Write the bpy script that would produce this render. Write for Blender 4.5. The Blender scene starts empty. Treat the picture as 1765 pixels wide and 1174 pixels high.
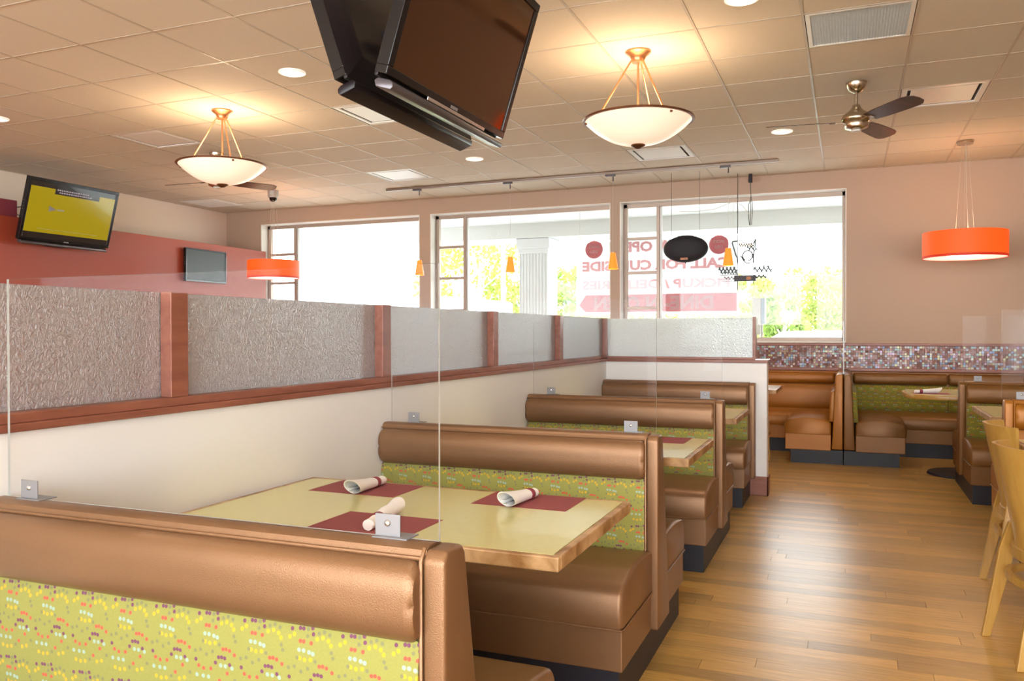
import bpy, bmesh, math, random
from mathutils import Vector, Matrix
random.seed(7)
PI = math.pi
S = bpy.context.scene
COL = S.collection

# ---------------------------------------------------------------- camera, world, exposure
cam_d = bpy.data.cameras.new('camera'); cam = bpy.data.objects.new('camera', cam_d); COL.objects.link(cam)
cam_d.sensor_width = 36.0; cam_d.lens = 28.943; cam_d.clip_start = 0.05; cam_d.clip_end = 400
def _n(v): return Vector(v).normalized()
_a = _n((578.5/1419, 14/1419, 1.0))                       # world +Y seen from the camera
_u = Vector((0.0025, 1, 0)); _u = (_u - _a*_a.dot(_u)).normalized()
_x = _u.cross(_a)
cam.matrix_world = Matrix(((_x[0], _x[1], -_x[2], 0), (_a[0], _a[1], -_a[2], 0), (_u[0], _u[1], -_u[2], 1.32), (0, 0, 0, 1)))
S.camera = cam

W = bpy.data.worlds.new('overcast_sky'); S.world = W; W.use_nodes = True
bg = W.node_tree.nodes['Background']; bg.inputs[0].default_value = (0.93, 0.97, 1.0, 1); bg.inputs[1].default_value = 8.5
S.view_settings.view_transform = 'Standard'; S.view_settings.look = 'None'
S.view_settings.gamma = 1.0; S.view_settings.use_curve_mapping = False
S.view_settings.exposure = 0.45
S.cycles.max_bounces = 8; S.cycles.transparent_max_bounces = 16; S.cycles.caustics_reflective = False; S.cycles.caustics_refractive = False
S.cycles.sample_clamp_indirect = 6.0

def area(name, loc, rot, sx, sy, power, color=(1, 1, 1), portal=False):
    l = bpy.data.lights.new(name, 'AREA'); l.shape = 'RECTANGLE'; l.size = sx; l.size_y = sy; l.energy = power; l.color = color
    if portal: l.cycles.is_portal = True
    o = bpy.data.objects.new(name, l); COL.objects.link(o); o.location = loc; o.rotation_euler = rot
    return o
def point(name, loc, power, color, r=0.05, spot=None):
    l = bpy.data.lights.new(name, 'SPOT' if spot else 'POINT'); l.energy = power; l.color = color; l.shadow_soft_size = r
    if spot: l.spot_size = math.radians(spot); l.spot_blend = 0.7
    o = bpy.data.objects.new(name, l); COL.objects.link(o); o.location = loc
    return o
# daylight portals in the front windows, and an added fill light, unseen behind the camera
area('window_portal', (-6.85, 10.42, 2.08), (-PI/2, 0, 0), 2.7, 1.75, 1, portal=True)
area('window_portal', (-4.1, 10.42, 2.08), (-PI/2, 0, 0), 2.6, 1.75, 1, portal=True)
area('window_portal', (-1.35, 10.42, 2.08), (-PI/2, 0, 0), 2.6, 1.75, 1, portal=True)
area('rear_fill_light', (-2.2, -3.3, 1.75), (PI/2, 0, 0), 11.0, 2.3, 150, (0.93, 0.96, 1.0))

# ---------------------------------------------------------------- materials
def new_mat(name):
    m = bpy.data.materials.new(name); m.use_nodes = True
    nt = m.node_tree; b = nt.nodes['Principled BSDF']
    return m, nt, b
def N(nt, t, **kw):
    n = nt.nodes.new(t)
    for k, v in kw.items(): setattr(n, k, v)
    return n
def mat(name, col, rough=0.5, metal=0.0, vary=0.0, vscale=6.0, bump=0.0, bscale=200.0, stretch=(1, 1, 1), spec=0.5, coat=0.0, emit=None, estr=0.0, sheen=0.0):
    m, nt, b = new_mat(name)
    b.inputs['Base Color'].default_value = (*col, 1); b.inputs['Roughness'].default_value = rough; b.inputs['Metallic'].default_value = metal
    b.inputs['Specular IOR Level'].default_value = spec; b.inputs['Coat Weight'].default_value = coat
    if emit: b.inputs['Emission Color'].default_value = (*emit, 1); b.inputs['Emission Strength'].default_value = estr
    tc = N(nt, 'ShaderNodeTexCoord'); mp = N(nt, 'ShaderNodeMapping'); mp.inputs['Scale'].default_value = stretch
    nt.links.new(tc.outputs['Object'], mp.inputs[0])
    nz = N(nt, 'ShaderNodeTexNoise'); nz.inputs['Scale'].default_value = vscale; nz.inputs['Detail'].default_value = 4
    nt.links.new(mp.outputs[0], nz.inputs['Vector'])
    mx = N(nt, 'ShaderNodeMix', data_type='RGBA')
    mx.inputs[6].default_value = (*[c*(1-vary) for c in col], 1); mx.inputs[7].default_value = (*[min(1, c*(1+vary)) for c in col], 1)
    nt.links.new(nz.outputs['Fac'], mx.inputs[0]); nt.links.new(mx.outputs[2], b.inputs['Base Color'])
    if bump:
        n2 = N(nt, 'ShaderNodeTexNoise'); n2.inputs['Scale'].default_value = bscale; nt.links.new(mp.outputs[0], n2.inputs['Vector'])
        bp = N(nt, 'ShaderNodeBump'); bp.inputs['Strength'].default_value = bump; bp.inputs['Distance'].default_value = 0.002
        nt.links.new(n2.outputs['Fac'], bp.inputs['Height']); nt.links.new(bp.outputs[0], b.inputs['Normal'])
    return m

def wood(name, c1, c2, rough=0.35, scale=5.0, stretch=(1, 14, 14), coat=0.2, rnd=False):
    m, nt, b = new_mat(name)
    tc = N(nt, 'ShaderNodeTexCoord'); mp = N(nt, 'ShaderNodeMapping'); mp.inputs['Scale'].default_value = stretch
    nt.links.new(tc.outputs['Object'], mp.inputs[0])
    nz = N(nt, 'ShaderNodeTexNoise'); nz.inputs['Scale'].default_value = scale; nz.inputs['Detail'].default_value = 6; nz.inputs['Distortion'].default_value = 0.4
    cr = N(nt, 'ShaderNodeValToRGB'); cr.color_ramp.elements[0].position = 0.32; cr.color_ramp.elements[0].color = (*c1, 1)
    cr.color_ramp.elements[1].position = 0.68; cr.color_ramp.elements[1].color = (*c2, 1)
    nt.links.new(mp.outputs[0], nz.inputs['Vector']); nt.links.new(nz.outputs['Fac'], cr.inputs[0])
    out = cr.outputs[0]
    if rnd:
        oi = N(nt, 'ShaderNodeObjectInfo')
        ad = N(nt, 'ShaderNodeVectorMath', operation='ADD'); nt.links.new(tc.outputs['Object'], ad.inputs[0]); nt.links.new(oi.outputs['Location'], ad.inputs[1])
        nt.links.new(ad.outputs[0], mp.inputs[0])
        mr = N(nt, 'ShaderNodeMapRange'); mr.inputs['To Min'].default_value = 0.72; mr.inputs['To Max'].default_value = 1.28
        nt.links.new(oi.outputs['Random'], mr.inputs[0])
        vm = N(nt, 'ShaderNodeVectorMath', operation='SCALE'); nt.links.new(cr.outputs[0], vm.inputs[0]); nt.links.new(mr.outputs[0], vm.inputs['Scale'])
        out = vm.outputs[0]
    nt.links.new(out, b.inputs['Base Color'])
    b.inputs['Roughness'].default_value = rough; b.inputs['Coat Weight'].default_value = coat; b.inputs['Coat Roughness'].default_value = 0.3
    return m

def clear_glass(name, tint=(1, 1, 1), gloss=0.6, rough=0.0):
    m = bpy.data.materials.new(name); m.use_nodes = True; nt = m.node_tree; nt.nodes.clear()
    o = N(nt, 'ShaderNodeOutputMaterial'); tr = N(nt, 'ShaderNodeBsdfTransparent'); tr.inputs[0].default_value = (*tint, 1)
    gl = N(nt, 'ShaderNodeBsdfGlossy'); gl.inputs['Roughness'].default_value = rough
    fr = N(nt, 'ShaderNodeFresnel'); fr.inputs['IOR'].default_value = 1.45
    ge = N(nt, 'ShaderNodeNewGeometry'); io = N(nt, 'ShaderNodeMapRange'); io.inputs['To Min'].default_value = 1.45; io.inputs['To Max'].default_value = 1/1.45
    nt.links.new(ge.outputs['Backfacing'], io.inputs[0]); nt.links.new(io.outputs[0], fr.inputs['IOR'])   # both faces of the sheet reflect alike
    ml = N(nt, 'ShaderNodeMath', operation='MULTIPLY'); ml.inputs[1].default_value = gloss
    mx = N(nt, 'ShaderNodeMixShader'); nt.links.new(fr.outputs[0], ml.inputs[0]); nt.links.new(ml.outputs[0], mx.inputs[0])
    nt.links.new(tr.outputs[0], mx.inputs[1]); nt.links.new(gl.outputs[0], mx.inputs[2]); nt.links.new(mx.outputs[0], o.inputs[0])
    return m

def textured_glass(name):
    m = bpy.data.materials.new(name); m.use_nodes = True; nt = m.node_tree; nt.nodes.clear()
    o = N(nt, 'ShaderNodeOutputMaterial')
    tc = N(nt, 'ShaderNodeTexCoord'); mp = N(nt, 'ShaderNodeMapping'); mp.inputs['Scale'].default_value = (1, 1, 0.8)
    nt.links.new(tc.outputs['Object'], mp.inputs[0])
    nz = N(nt, 'ShaderNodeTexNoise'); nz.inputs['Scale'].default_value = 85; nz.inputs['Detail'].default_value = 4; nz.inputs['Distortion'].default_value = 1.2
    nt.links.new(mp.outputs[0], nz.inputs['Vector'])
    bp = N(nt, 'ShaderNodeBump'); bp.inputs['Strength'].default_value = 1.0; bp.inputs['Distance'].default_value = 0.02
    nt.links.new(nz.outputs['Fac'], bp.inputs['Height'])
    rf = N(nt, 'ShaderNodeBsdfRefraction'); rf.inputs['Roughness'].default_value = 0.3; rf.inputs['IOR'].default_value = 1.2; rf.inputs[0].default_value = (0.93, 0.94, 0.95, 1)
    tl = N(nt, 'ShaderNodeBsdfTranslucent'); tl.inputs[0].default_value = (0.92, 0.94, 0.95, 1)
    gl = N(nt, 'ShaderNodeBsdfGlossy'); gl.inputs['Roughness'].default_value = 0.3; gl.inputs[0].default_value = (0.95, 0.95, 0.97, 1)
    df = N(nt, 'ShaderNodeBsdfDiffuse'); df.inputs[0].default_value = (0.86, 0.87, 0.90, 1)
    for n in (rf, gl, tl, df): nt.links.new(bp.outputs[0], n.inputs['Normal'])
    m1 = N(nt, 'ShaderNodeMixShader'); m1.inputs[0].default_value = 0.12; nt.links.new(rf.outputs[0], m1.inputs[1]); nt.links.new(tl.outputs[0], m1.inputs[2])
    m2 = N(nt, 'ShaderNodeMixShader'); m2.inputs[0].default_value = 0.14; nt.links.new(m1.outputs[0], m2.inputs[1]); nt.links.new(gl.outputs[0], m2.inputs[2])
    m3 = N(nt, 'ShaderNodeMixShader'); m3.inputs[0].default_value = 0.15; nt.links.new(m2.outputs[0], m3.inputs[1]); nt.links.new(df.outputs[0], m3.inputs[2])
    nt.links.new(m3.outputs[0], o.inputs[0])
    return m

def translucent(name, col, tcol, f=0.6):
    m = bpy.data.materials.new(name); m.use_nodes = True; nt = m.node_tree; nt.nodes.clear()
    o = N(nt, 'ShaderNodeOutputMaterial'); d = N(nt, 'ShaderNodeBsdfDiffuse'); d.inputs[0].default_value = (*col, 1)
    t = N(nt, 'ShaderNodeBsdfTranslucent'); t.inputs[0].default_value = (*tcol, 1)
    mx = N(nt, 'ShaderNodeMixShader'); mx.inputs[0].default_value = f
    nt.links.new(d.outputs[0], mx.inputs[1]); nt.links.new(t.outputs[0], mx.inputs[2]); nt.links.new(mx.outputs[0], o.inputs[0])
    return m

def fabric(name, base):
    """printed upholstery: rows of dots arching over plain ovals, repeating every 119 x 178 mm"""
    m, nt, b = new_mat(name)
    tc = N(nt, 'ShaderNodeTexCoord'); sp = N(nt, 'ShaderNodeSeparateXYZ'); nt.links.new(tc.outputs['Object'], sp.inputs[0])
    def M(op, a, bb=None):
        n = N(nt, 'ShaderNodeMath', operation=op)
        for i, v in enumerate((a, bb)):
            if v is None: continue
            if isinstance(v, (int, float)): n.inputs[i].default_value = v
            else: nt.links.new(v, n.inputs[i])
        return n.outputs[0]
    PX, PZ = 0.119, 0.176
    u = M('MULTIPLY', M('FRACT', M('MULTIPLY', M('ADD', sp.outputs['X'], 20*PX), 1/PX)), PX)
    v = M('MULTIPLY', M('FRACT', M('MULTIPLY', M('ADD', sp.outputs['Z'], 20*PZ - 0.041), 1/PZ)), PZ)
    cb = N(nt, 'ShaderNodeCombineXYZ'); nt.links.new(u, cb.inputs[0]); nt.links.new(v, cb.inputs[1])
    cu, cw = 0.028, 0.119
    dots = {  # colour: (radius, points); v measured up, motif top at 0.17
        'purple': (0.0040, [(0.014, .160), (0.033, .163), (0.041, .163), (0.062, .166), (0.065, .155), (0.072, .078), (0.080, .079), (0.088, .078), (0.101, .066), (0.012, .066), (0.064, .066)]),
        'red': (0.0040, [(0.036, .139), (0.044, .139), (0.062, .138), (0.083, .096), (0.091, .097), (0.100, .095), (0.113, .088), (0.020, .054), (0.033, .050), (0.052, .052), (0.095, .048), (0.075, .030)]),
        'blue': (0.0043, [(0.034, .122), (0.045, .122), (0.058, .120), (0.067, .118), (0.078, .062), (0.090, .062), (0.107, .060), (0.015, .034), (0.032, .034), (0.046, .034)]),
        'yellow': (0.0043, [(0.010, .144), (0.020, .150), (0.075, .147), (0.088, .151), (0.101, .147), (0.108, .139), (0.036, .106), (0.048, .104), (0.062, .106), (0.086, .018), (0.100, .022), (0.022, .014), (0.036, .012), (0.050, .014)]),
        'olive': (0.0038, [(0.052, .163), (0.078, .158), (0.090, .162), (0.103, .158), (0.052, .150), (0.030, .106), (0.073, .104), (0.118-.004, .116), (0.110, .126), (0.010, .084), (0.024, .088), (0.040, .080), (0.056, .088), (0.064, .020), (0.115, .036)]),
    }
    cols = {'purple': (0.16, 0.045, 0.10), 'red': (0.60, 0.09, 0.05), 'blue': (0.32, 0.44, 0.36), 'yellow': (0.60, 0.38, 0.02), 'olive': (0.20, 0.20, 0.09)}
    nz = N(nt, 'ShaderNodeTexNoise'); nz.inputs['Scale'].default_value = 260; nt.links.new(tc.outputs['Object'], nz.inputs['Vector'])
    mx0 = N(nt, 'ShaderNodeMix', data_type='RGBA'); mx0.inputs[6].default_value = (*[c*0.88 for c in base], 1); mx0.inputs[7].default_value = (*[c*1.1 for c in base], 1)
    nt.links.new(nz.outputs['Fac'], mx0.inputs[0]); cur = mx0.outputs[2]
    for k, (r, pts) in dots.items():
        dm = None
        for p in pts:
            dn = N(nt, 'ShaderNodeVectorMath', operation='DISTANCE'); nt.links.new(cb.outputs[0], dn.inputs[0]); dn.inputs[1].default_value = (p[0], p[1], 0)
            dm = dn.outputs['Value'] if dm is None else M('MINIMUM', dm, dn.outputs['Value'])
        mr = N(nt, 'ShaderNodeMapRange'); mr.inputs['From Min'].default_value = r*1.15; mr.inputs['From Max'].default_value = r*0.9
        nt.links.new(dm, mr.inputs[0])
        mx = N(nt, 'ShaderNodeMix', data_type='RGBA'); nt.links.new(mr.outputs[0], mx.inputs[0]); nt.links.new(cur, mx.inputs[6]); mx.inputs[7].default_value = (*cols[k], 1)
        cur = mx.outputs[2]
    nt.links.new(cur, b.inputs['Base Color']); b.inputs['Roughness'].default_value = 0.75; b.inputs['Sheen Weight'].default_value = 0.15
    return m

def vinyl(name, col, rough=0.34, metal=0.35):
    return mat(name, col, rough, metal, vary=0.12, vscale=4, bump=0.35, bscale=420, stretch=(1, 1, 1))

M_vinyl = vinyl('bronze_vinyl', (0.25, 0.132, 0.063), 0.36, 0.45)
M_orange = vinyl('orange_brown_vinyl', (0.36, 0.13, 0.010), 0.36, 0.2)
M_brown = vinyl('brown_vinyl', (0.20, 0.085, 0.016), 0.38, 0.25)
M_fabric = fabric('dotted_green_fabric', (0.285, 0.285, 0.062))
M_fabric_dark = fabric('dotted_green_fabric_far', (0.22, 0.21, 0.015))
M_kick = mat('black_toe_kick', (0.010, 0.010, 0.018), 0.5)
M_lam = mat('yellow_green_laminate', (0.72, 0.69, 0.30), 0.2, vary=0.05, vscale=60, coat=0.3)
M_white_lam = mat('white_laminate', (0.80, 0.80, 0.74), 0.25)
M_edge = wood('worn_maple_edge', (0.22, 0.09, 0.015), (0.62, 0.40, 0.20), 0.4, 4.0, (3, 3, 3))
M_cherry = wood('cherry_wood', (0.23, 0.075, 0.045), (0.33, 0.12, 0.075), 0.4, 4.0, (9, 1.2, 9))
M_cherryx = wood('cherry_wood_across', (0.23, 0.075, 0.045), (0.33, 0.12, 0.075), 0.4, 4.0, (1.2, 9, 9))
M_maple = wood('maple_wood', (0.42, 0.23, 0.045), (0.52, 0.31, 0.075), 0.35, 3.0, (10, 10, 1.5), coat=0.4)
M_plank = wood('bamboo_plank', (0.41, 0.215, 0.038), (0.61, 0.365, 0.088), 0.38, 5.0, (1.2, 22, 22), coat=0.6, rnd=True)
M_subfloor = mat('subfloor', (0.05, 0.03, 0.02), 0.9)
M_wallwhite = mat('warm_white_paint', (0.88, 0.885, 0.88), 0.55, bump=0.1, bscale=150)
M_peach = mat('peach_paint', (0.47, 0.343, 0.255), 0.6, bump=0.1, bscale=150)
M_cream = mat('cream_paint', (0.80, 0.67, 0.56), 0.6, bump=0.1, bscale=150)
M_red = mat('brick_red_paint', (0.36, 0.06, 0.03), 0.45, bump=0.1, bscale=150)
M_reveal = mat('white_trim_paint', (0.82, 0.79, 0.74), 0.5)
M_tile = mat('ceiling_tile_white', (0.66, 0.58, 0.47), 0.85, vary=0.06, vscale=90, bump=0.25, bscale=120)
M_grid = mat('ceiling_grid_metal', (0.50, 0.42, 0.33), 0.45, spec=0.4)
M_plenum = mat('plenum_slab', (0.25, 0.22, 0.2), 0.9)
M_throat = mat('dark_diffuser_throat', (0.10, 0.09, 0.085), 0.6)
M_diff = mat('white_diffuser_metal', (0.80, 0.78, 0.74), 0.4)
M_alu = mat('window_aluminium', (0.42, 0.33, 0.27), 0.4, 0.3)
M_alul = mat('window_aluminium_light', (0.55, 0.55, 0.53), 0.4, 0.3)
M_glass = clear_glass('window_glass', (0.96, 0.98, 0.97), 0.6)
M_acr = clear_glass('clear_acrylic', (0.985, 0.985, 0.985), 0.09)
M_acredge = mat('acrylic_edge', (0.62, 0.68, 0.70), 0.2)
M_tex = textured_glass('textured_glass')
M_blackpl = mat('glossy_black_plastic', (0.006, 0.005, 0.006), 0.16, spec=0.4)
M_backpl = mat('matte_black_plastic', (0.009, 0.006, 0.008), 0.35, spec=0.3)
M_screen = mat('dark_screen', (0.020, 0.006, 0.002), 0.07, spec=0.7, coat=0.5)
_b = M_screen.node_tree.nodes['Principled BSDF']; _b.inputs['Specular Tint'].default_value = (1.0, 0.52, 0.2, 1); _b.inputs['IOR'].default_value = 1.9; _b.inputs['Coat Weight'].default_value = 0.15
M_greyscr = mat('grey_screen', (0.035, 0.04, 0.042), 0.3, spec=0.3)
M_silver = mat('silver_plastic', (0.11, 0.10, 0.11), 0.3, 0.5)
M_nickel = mat('brushed_nickel', (0.55, 0.48, 0.38), 0.25, 1.0)
M_chrome = mat('chrome', (0.75, 0.77, 0.8), 0.12, 1.0)
M_steel = mat('steel_bracket', (0.26, 0.26, 0.275), 0.45, 0.2)
M_copper = mat('copper_metal', (0.62, 0.28, 0.13), 0.3, 0.8)
M_bronze = mat('dark_bronze_rim', (0.16, 0.065, 0.03), 0.35, 0.7)
M_bowl = mat('lit_alabaster_glass', (0.85, 0.75, 0.62), 0.3, emit=(1.0, 0.70, 0.52), estr=0.50)
M_bulb = mat('lit_bulb', (1, 0.9, 0.7), 0.3, emit=(1.0, 0.84, 0.6), estr=7.0)
M_canlens = mat('lit_can_reflector', (0.8, 0.75, 0.7), 0.3, emit=(1.0, 0.86, 0.68), estr=0.8)
M_cantrim = mat('can_trim', (0.8, 0.78, 0.75), 0.3, emit=(1.0, 0.93, 0.82), estr=0.35)
M_drum = mat('lit_orange_red_shade', (0.62, 0.06, 0.01), 0.6, emit=(1.0, 0.105, 0.006), estr=0.62)
M_drumband = mat('shade_hem_band', (0.35, 0.02, 0.01), 0.6, emit=(0.9, 0.03, 0.004), estr=0.35)
M_drumdiff = mat('lit_shade_diffuser', (0.9, 0.8, 0.7), 0.4, emit=(1.0, 0.78, 0.62), estr=0.6)
M_amber = mat('lit_amber_glass', (0.80, 0.22, 0.03), 0.2, emit=(1.0, 0.25, 0.03), estr=0.65)
M_blade = wood('walnut_blade', (0.035, 0.016, 0.014), (0.075, 0.03, 0.022), 0.25, 4, (1, 10, 10), coat=0.4)
M_mat = mat('maroon_paper', (0.29, 0.065, 0.07), 0.8, vary=0.04)
M_band = mat('maroon_paper_band', (0.26, 0.04, 0.06), 0.7)
M_napkin = mat('white_paper_napkin', (0.90, 0.89, 0.88), 0.8, bump=0.3, bscale=60)
M_seatred = mat('brick_red_vinyl_seat', (0.40, 0.10, 0.06), 0.4)
M_wire = mat('thin_dark_wire', (0.10, 0.09, 0.08), 0.5)
M_cord = mat('clear_cord', (0.55, 0.5, 0.42), 0.4)
M_track = mat('track_metal', (0.28, 0.22, 0.18), 0.35, 0.7)
M_yscreen = mat('lit_yellow_screen', (0.1, 0.08, 0.0), 0.1, emit=(0.42, 0.31, 0.0), estr=0.5, coat=0.5)
M_scrdark = mat('caption_box', (0.01, 0.01, 0.012), 0.1, coat=0.5)
M_scrtext = mat('caption_text', (0.2, 0.18, 0.2), 0.3, emit=(0.3, 0.26, 0.3), estr=0.5)
M_concrete = mat('pale_concrete', (0.62, 0.62, 0.60), 0.9, vary=0.05)
M_asphalt = mat('parking_asphalt', (0.45, 0.45, 0.45), 0.9, vary=0.05)
M_grass = mat('grass', (0.36, 0.46, 0.12), 0.9, vary=0.3, vscale=0.8)
M_canopy = mat('canopy_white', (0.52, 0.525, 0.515), 0.7)
M_column = mat('column_white', (0.52, 0.53, 0.535), 0.6)
M_leaf = translucent('spring_leaves', (0.25, 0.34, 0.10), (0.26, 0.36, 0.08), 0.4)
M_leafy = translucent('yellow_green_leaves', (0.34, 0.39, 0.11), (0.33, 0.40, 0.08), 0.4)
M_bark = mat('bark', (0.34, 0.30, 0.27), 0.9, vary=0.3)
M_pole = mat('weathered_pole', (0.28, 0.27, 0.27), 0.8)
M_banner = translucent('white_banner_vinyl', (0.70, 0.70, 0.70), (0.85, 0.85, 0.86), 0.75)
M_bantext = translucent('red_banner_print', (0.54, 0.23, 0.24), (0.73, 0.37, 0.39), 0.75)
M_carpaint = mat('pale_car_paint', (0.75, 0.78, 0.8), 0.3, 0.1, coat=0.6)
M_carglass = mat('pale_car_glass', (0.30, 0.36, 0.42), 0.1, spec=0.8)
M_tyre = mat('tyre_rubber', (0.05, 0.05, 0.05), 0.8)
M_bldg = mat('white_stucco', (0.8, 0.8, 0.78), 0.8)
M_roof = mat('grey_shingle', (0.4, 0.38, 0.3), 0.8)
M_dkgrey = mat('slate_grey_metal', (0.16, 0.19, 0.22), 0.4, 0.4)
M_ltgrey = mat('light_grey_metal', (0.40, 0.38, 0.36), 0.5, 0.2)
M_mosaic, nt_, b_ = new_mat('mosaic_glass')
_at = N(nt_, 'ShaderNodeAttribute'); _at.attribute_name = 'col'; nt_.links.new(_at.outputs['Color'], b_.inputs['Base Color'])
b_.inputs['Roughness'].default_value = 0.3; b_.inputs['Coat Weight'].default_value = 0.15; b_.inputs['Metallic'].default_value = 0.1
M_grout = mat('brown_grout', (0.16, 0.06, 0.04), 0.8)

# ---------------------------------------------------------------- mesh helpers
class MB:
    def __init__(s): s.v = []; s.f = []; s.mi = []
    def add(s, vs, fs, mi=0):
        o = len(s.v); s.v += [tuple(v) for v in vs]; s.f += [tuple(i+o for i in f) for f in fs]; s.mi += [mi]*len(fs); return s
    def box(s, x0, x1, y0, y1, z0, z1, mi=0):
        x0, x1 = sorted((x0, x1)); y0, y1 = sorted((y0, y1)); z0, z1 = sorted((z0, z1))
        v = [(x0, y0, z0), (x1, y0, z0), (x1, y1, z0), (x0, y1, z0), (x0, y0, z1), (x1, y0, z1), (x1, y1, z1), (x0, y1, z1)]
        return s.add(v, [(0, 3, 2, 1), (4, 5, 6, 7), (0, 1, 5, 4), (1, 2, 6, 5), (2, 3, 7, 6), (3, 0, 4, 7)], mi)
    def loft(s, rings, caps=True, mi=0, closed=True):
        n = len(rings[0]); vs = [p for r in rings for p in r]; fs = []
        for i in range(len(rings)-1):
            for j in range(n if closed else n-1):
                k = (j+1) % n; fs.append((i*n+j, i*n+k, (i+1)*n+k, (i+1)*n+j))
        if caps and closed: fs.append(tuple(range(n))[::-1]); fs.append(tuple((len(rings)-1)*n+j for j in range(n)))
        return s.add(vs, fs, mi)
    def lathe(s, prof, c=(0, 0, 0), n=32, caps=False, mi=0):
        rings = [[(c[0]+r*math.cos(2*PI*j/n), c[1]+r*math.sin(2*PI*j/n), c[2]+z) for j in range(n)] for r, z in prof]
        return s.loft(rings, caps, mi)
    def tube(s, pts, r, n=8, mi=0, caps=True):
        pts = [Vector(p) for p in pts]; rs = r if isinstance(r, (list, tuple)) else [r]*len(pts); rings = []; prev = None
        for i, p in enumerate(pts):
            d = (pts[min(i+1, len(pts)-1)] - pts[max(i-1, 0)]).normalized()
            if prev is None: a = Vector((0, 0, 1)) if abs(d.z) < 0.9 else Vector((1, 0, 0)); a = (a - d*a.dot(d)).normalized()
            else: a = (prev - d*prev.dot(d)).normalized()
            prev = a; b = d.cross(a)
            rings.append([tuple(p + (a*math.cos(2*PI*j/n) + b*math.sin(2*PI*j/n))*rs[i]) for j in range(n)])
        return s.loft(rings, caps, mi)
    def build(s, name, m, parent=None, smooth=False, bevel=0.0, seg=2, loc=None, kind=None):
        me = bpy.data.meshes.new(name); me.from_pydata(s.v, [], s.f)
        ms = m if isinstance(m, (list, tuple)) else [m]
        for q in ms: me.materials.append(q)
        me.polygons.foreach_set('material_index', s.mi)
        bm = bmesh.new(); bm.from_mesh(me); bmesh.ops.recalc_face_normals(bm, faces=bm.faces)
        if bevel: bmesh.ops.bevel(bm, geom=list(bm.edges), offset=bevel, segments=seg, affect='EDGES', profile=0.5, clamp_overlap=True)
        if smooth:
            for f in bm.faces: f.smooth = True
            for e in bm.edges:
                if len(e.link_faces) == 2 and e.calc_face_angle(0) > 0.75: e.smooth = False
        bm.to_mesh(me); bm.free()
        o = bpy.data.objects.new(name, me); COL.objects.link(o)
        if parent: o.parent = parent
        if loc is not None: o.location = loc
        if kind: o['kind'] = kind
        return o
def B(*a, **k): return MB().box(*a, **k)
def thing(name, label, cat, loc=(0, 0, 0), rz=0.0, group=None, rot=None):
    o = bpy.data.objects.new(name, None); COL.objects.link(o); o.location = loc; o.rotation_euler = rot or (0, 0, rz); o.empty_display_size = 0.1
    o['label'] = label; o['category'] = cat
    if group: o['group'] = group
    return o
def tag(o, label, cat, group=None):
    o['label'] = label; o['category'] = cat
    if group: o['group'] = group
    return o
def struct(o): o['kind'] = 'structure'; return o
def root_struct(name, loc=(0, 0, 0)):
    o = bpy.data.objects.new(name, None); COL.objects.link(o); o.location = loc; o['kind'] = 'structure'; return o
def dup(root, loc, rz=0.0, label=None, group=None, rot=None):
    r = root.copy(); COL.objects.link(r); r.location = loc; r.rotation_euler = rot or (0, 0, rz)
    if label: r['label'] = label
    if group: r['group'] = group
    for ch in list(root.children):
        c = ch.copy(); COL.objects.link(c); c.parent = r
        for g in list(ch.children):
            d = g.copy(); COL.objects.link(d); d.parent = c
    return r

# ---------------------------------------------------------------- room shell
XL, XR, YN, YB, ZC = -8.95, 4.6, -3.6, 10.2, 3.18
floor = struct(B(XL, XR, YN, YB+0.25, -0.12, -0.012).build('floor', M_subfloor))
# floor planks: strips running across the room; the ones in view are separate parts
PWID, PLEN = 0.094, 1.2
plank_meshes = []
def plank_mesh(L):
    mb = MB().box(0.0008, L-0.0008, 0.0006, PWID-0.0006, -0.012, 0.0)
    o = mb.build('plank', M_plank, None, bevel=0.0); me = o.data; bpy.data.objects.remove(o); return me
full_plank = plank_mesh(PLEN)
rest = MB(); nplank = 0
rows = int((YB-YN)/PWID)
for r in range(rows):
    y = YN + r*PWID; off = random.uniform(0, PLEN); x = XL - off
    while x < XR:
        x1 = min(x+PLEN, XR); xs = max(x, XL)
        xc = (xs+x1)/2
        inview = (-0.75 - PLEN/2 < xc < 0.60*y - 0.0 + PLEN/2) and 2.35 < y < 9.4 and x >= XL and x+PLEN <= XR
        if inview and nplank < 290:
            o = bpy.data.objects.new('plank', full_plank); COL.objects.link(o); o.location = (x, y, 0); o.parent = floor; nplank += 1
        elif x1 - xs > 0.02:
            rest.box(xs+0.0008, x1-0.0008, y+0.0006, y+PWID-0.0006, -0.012, 0.0)
        x += PLEN
rest.build('plank_field', M_plank, floor, kind='stuff')

# ceiling: slab, grid runners and tiles
ceiling = struct(B(XL-0.2, XR+0.2, YN-0.2, YB+0.25, ZC+0.06, ZC+0.2).build('ceiling', M_plenum))
G = 0.62; GX0, GY0 = -0.25, 3.885
special = {}                                                       # (i, j) cells that hold something else than a tile
def cell(x, y): return (math.floor((x-GX0)/G), math.floor((y-GY0)/G))
diffs = [(-3.66, 6.1), (-4.9, 8.55), (-1.8, 8.55), (0.7, 7.3), (-6.1, 6.1)]
grille_c = (0.06, 5.4)
for p in diffs + [grille_c]: special[cell(*p)] = 1
tm = MB().box(0.0085, G-0.0085, 0.0085, G-0.0085, 0.003, 0.018).build('ceiling_tile', M_tile); tile_me = tm.data; bpy.data.objects.remove(tm)
i0, i1 = math.floor((XL-GX0)/G), math.ceil((XR-GX0)/G); j0, j1 = math.floor((YN-GY0)/G), math.ceil((YB-GY0)/G)
cand = []; restt = MB()
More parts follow.
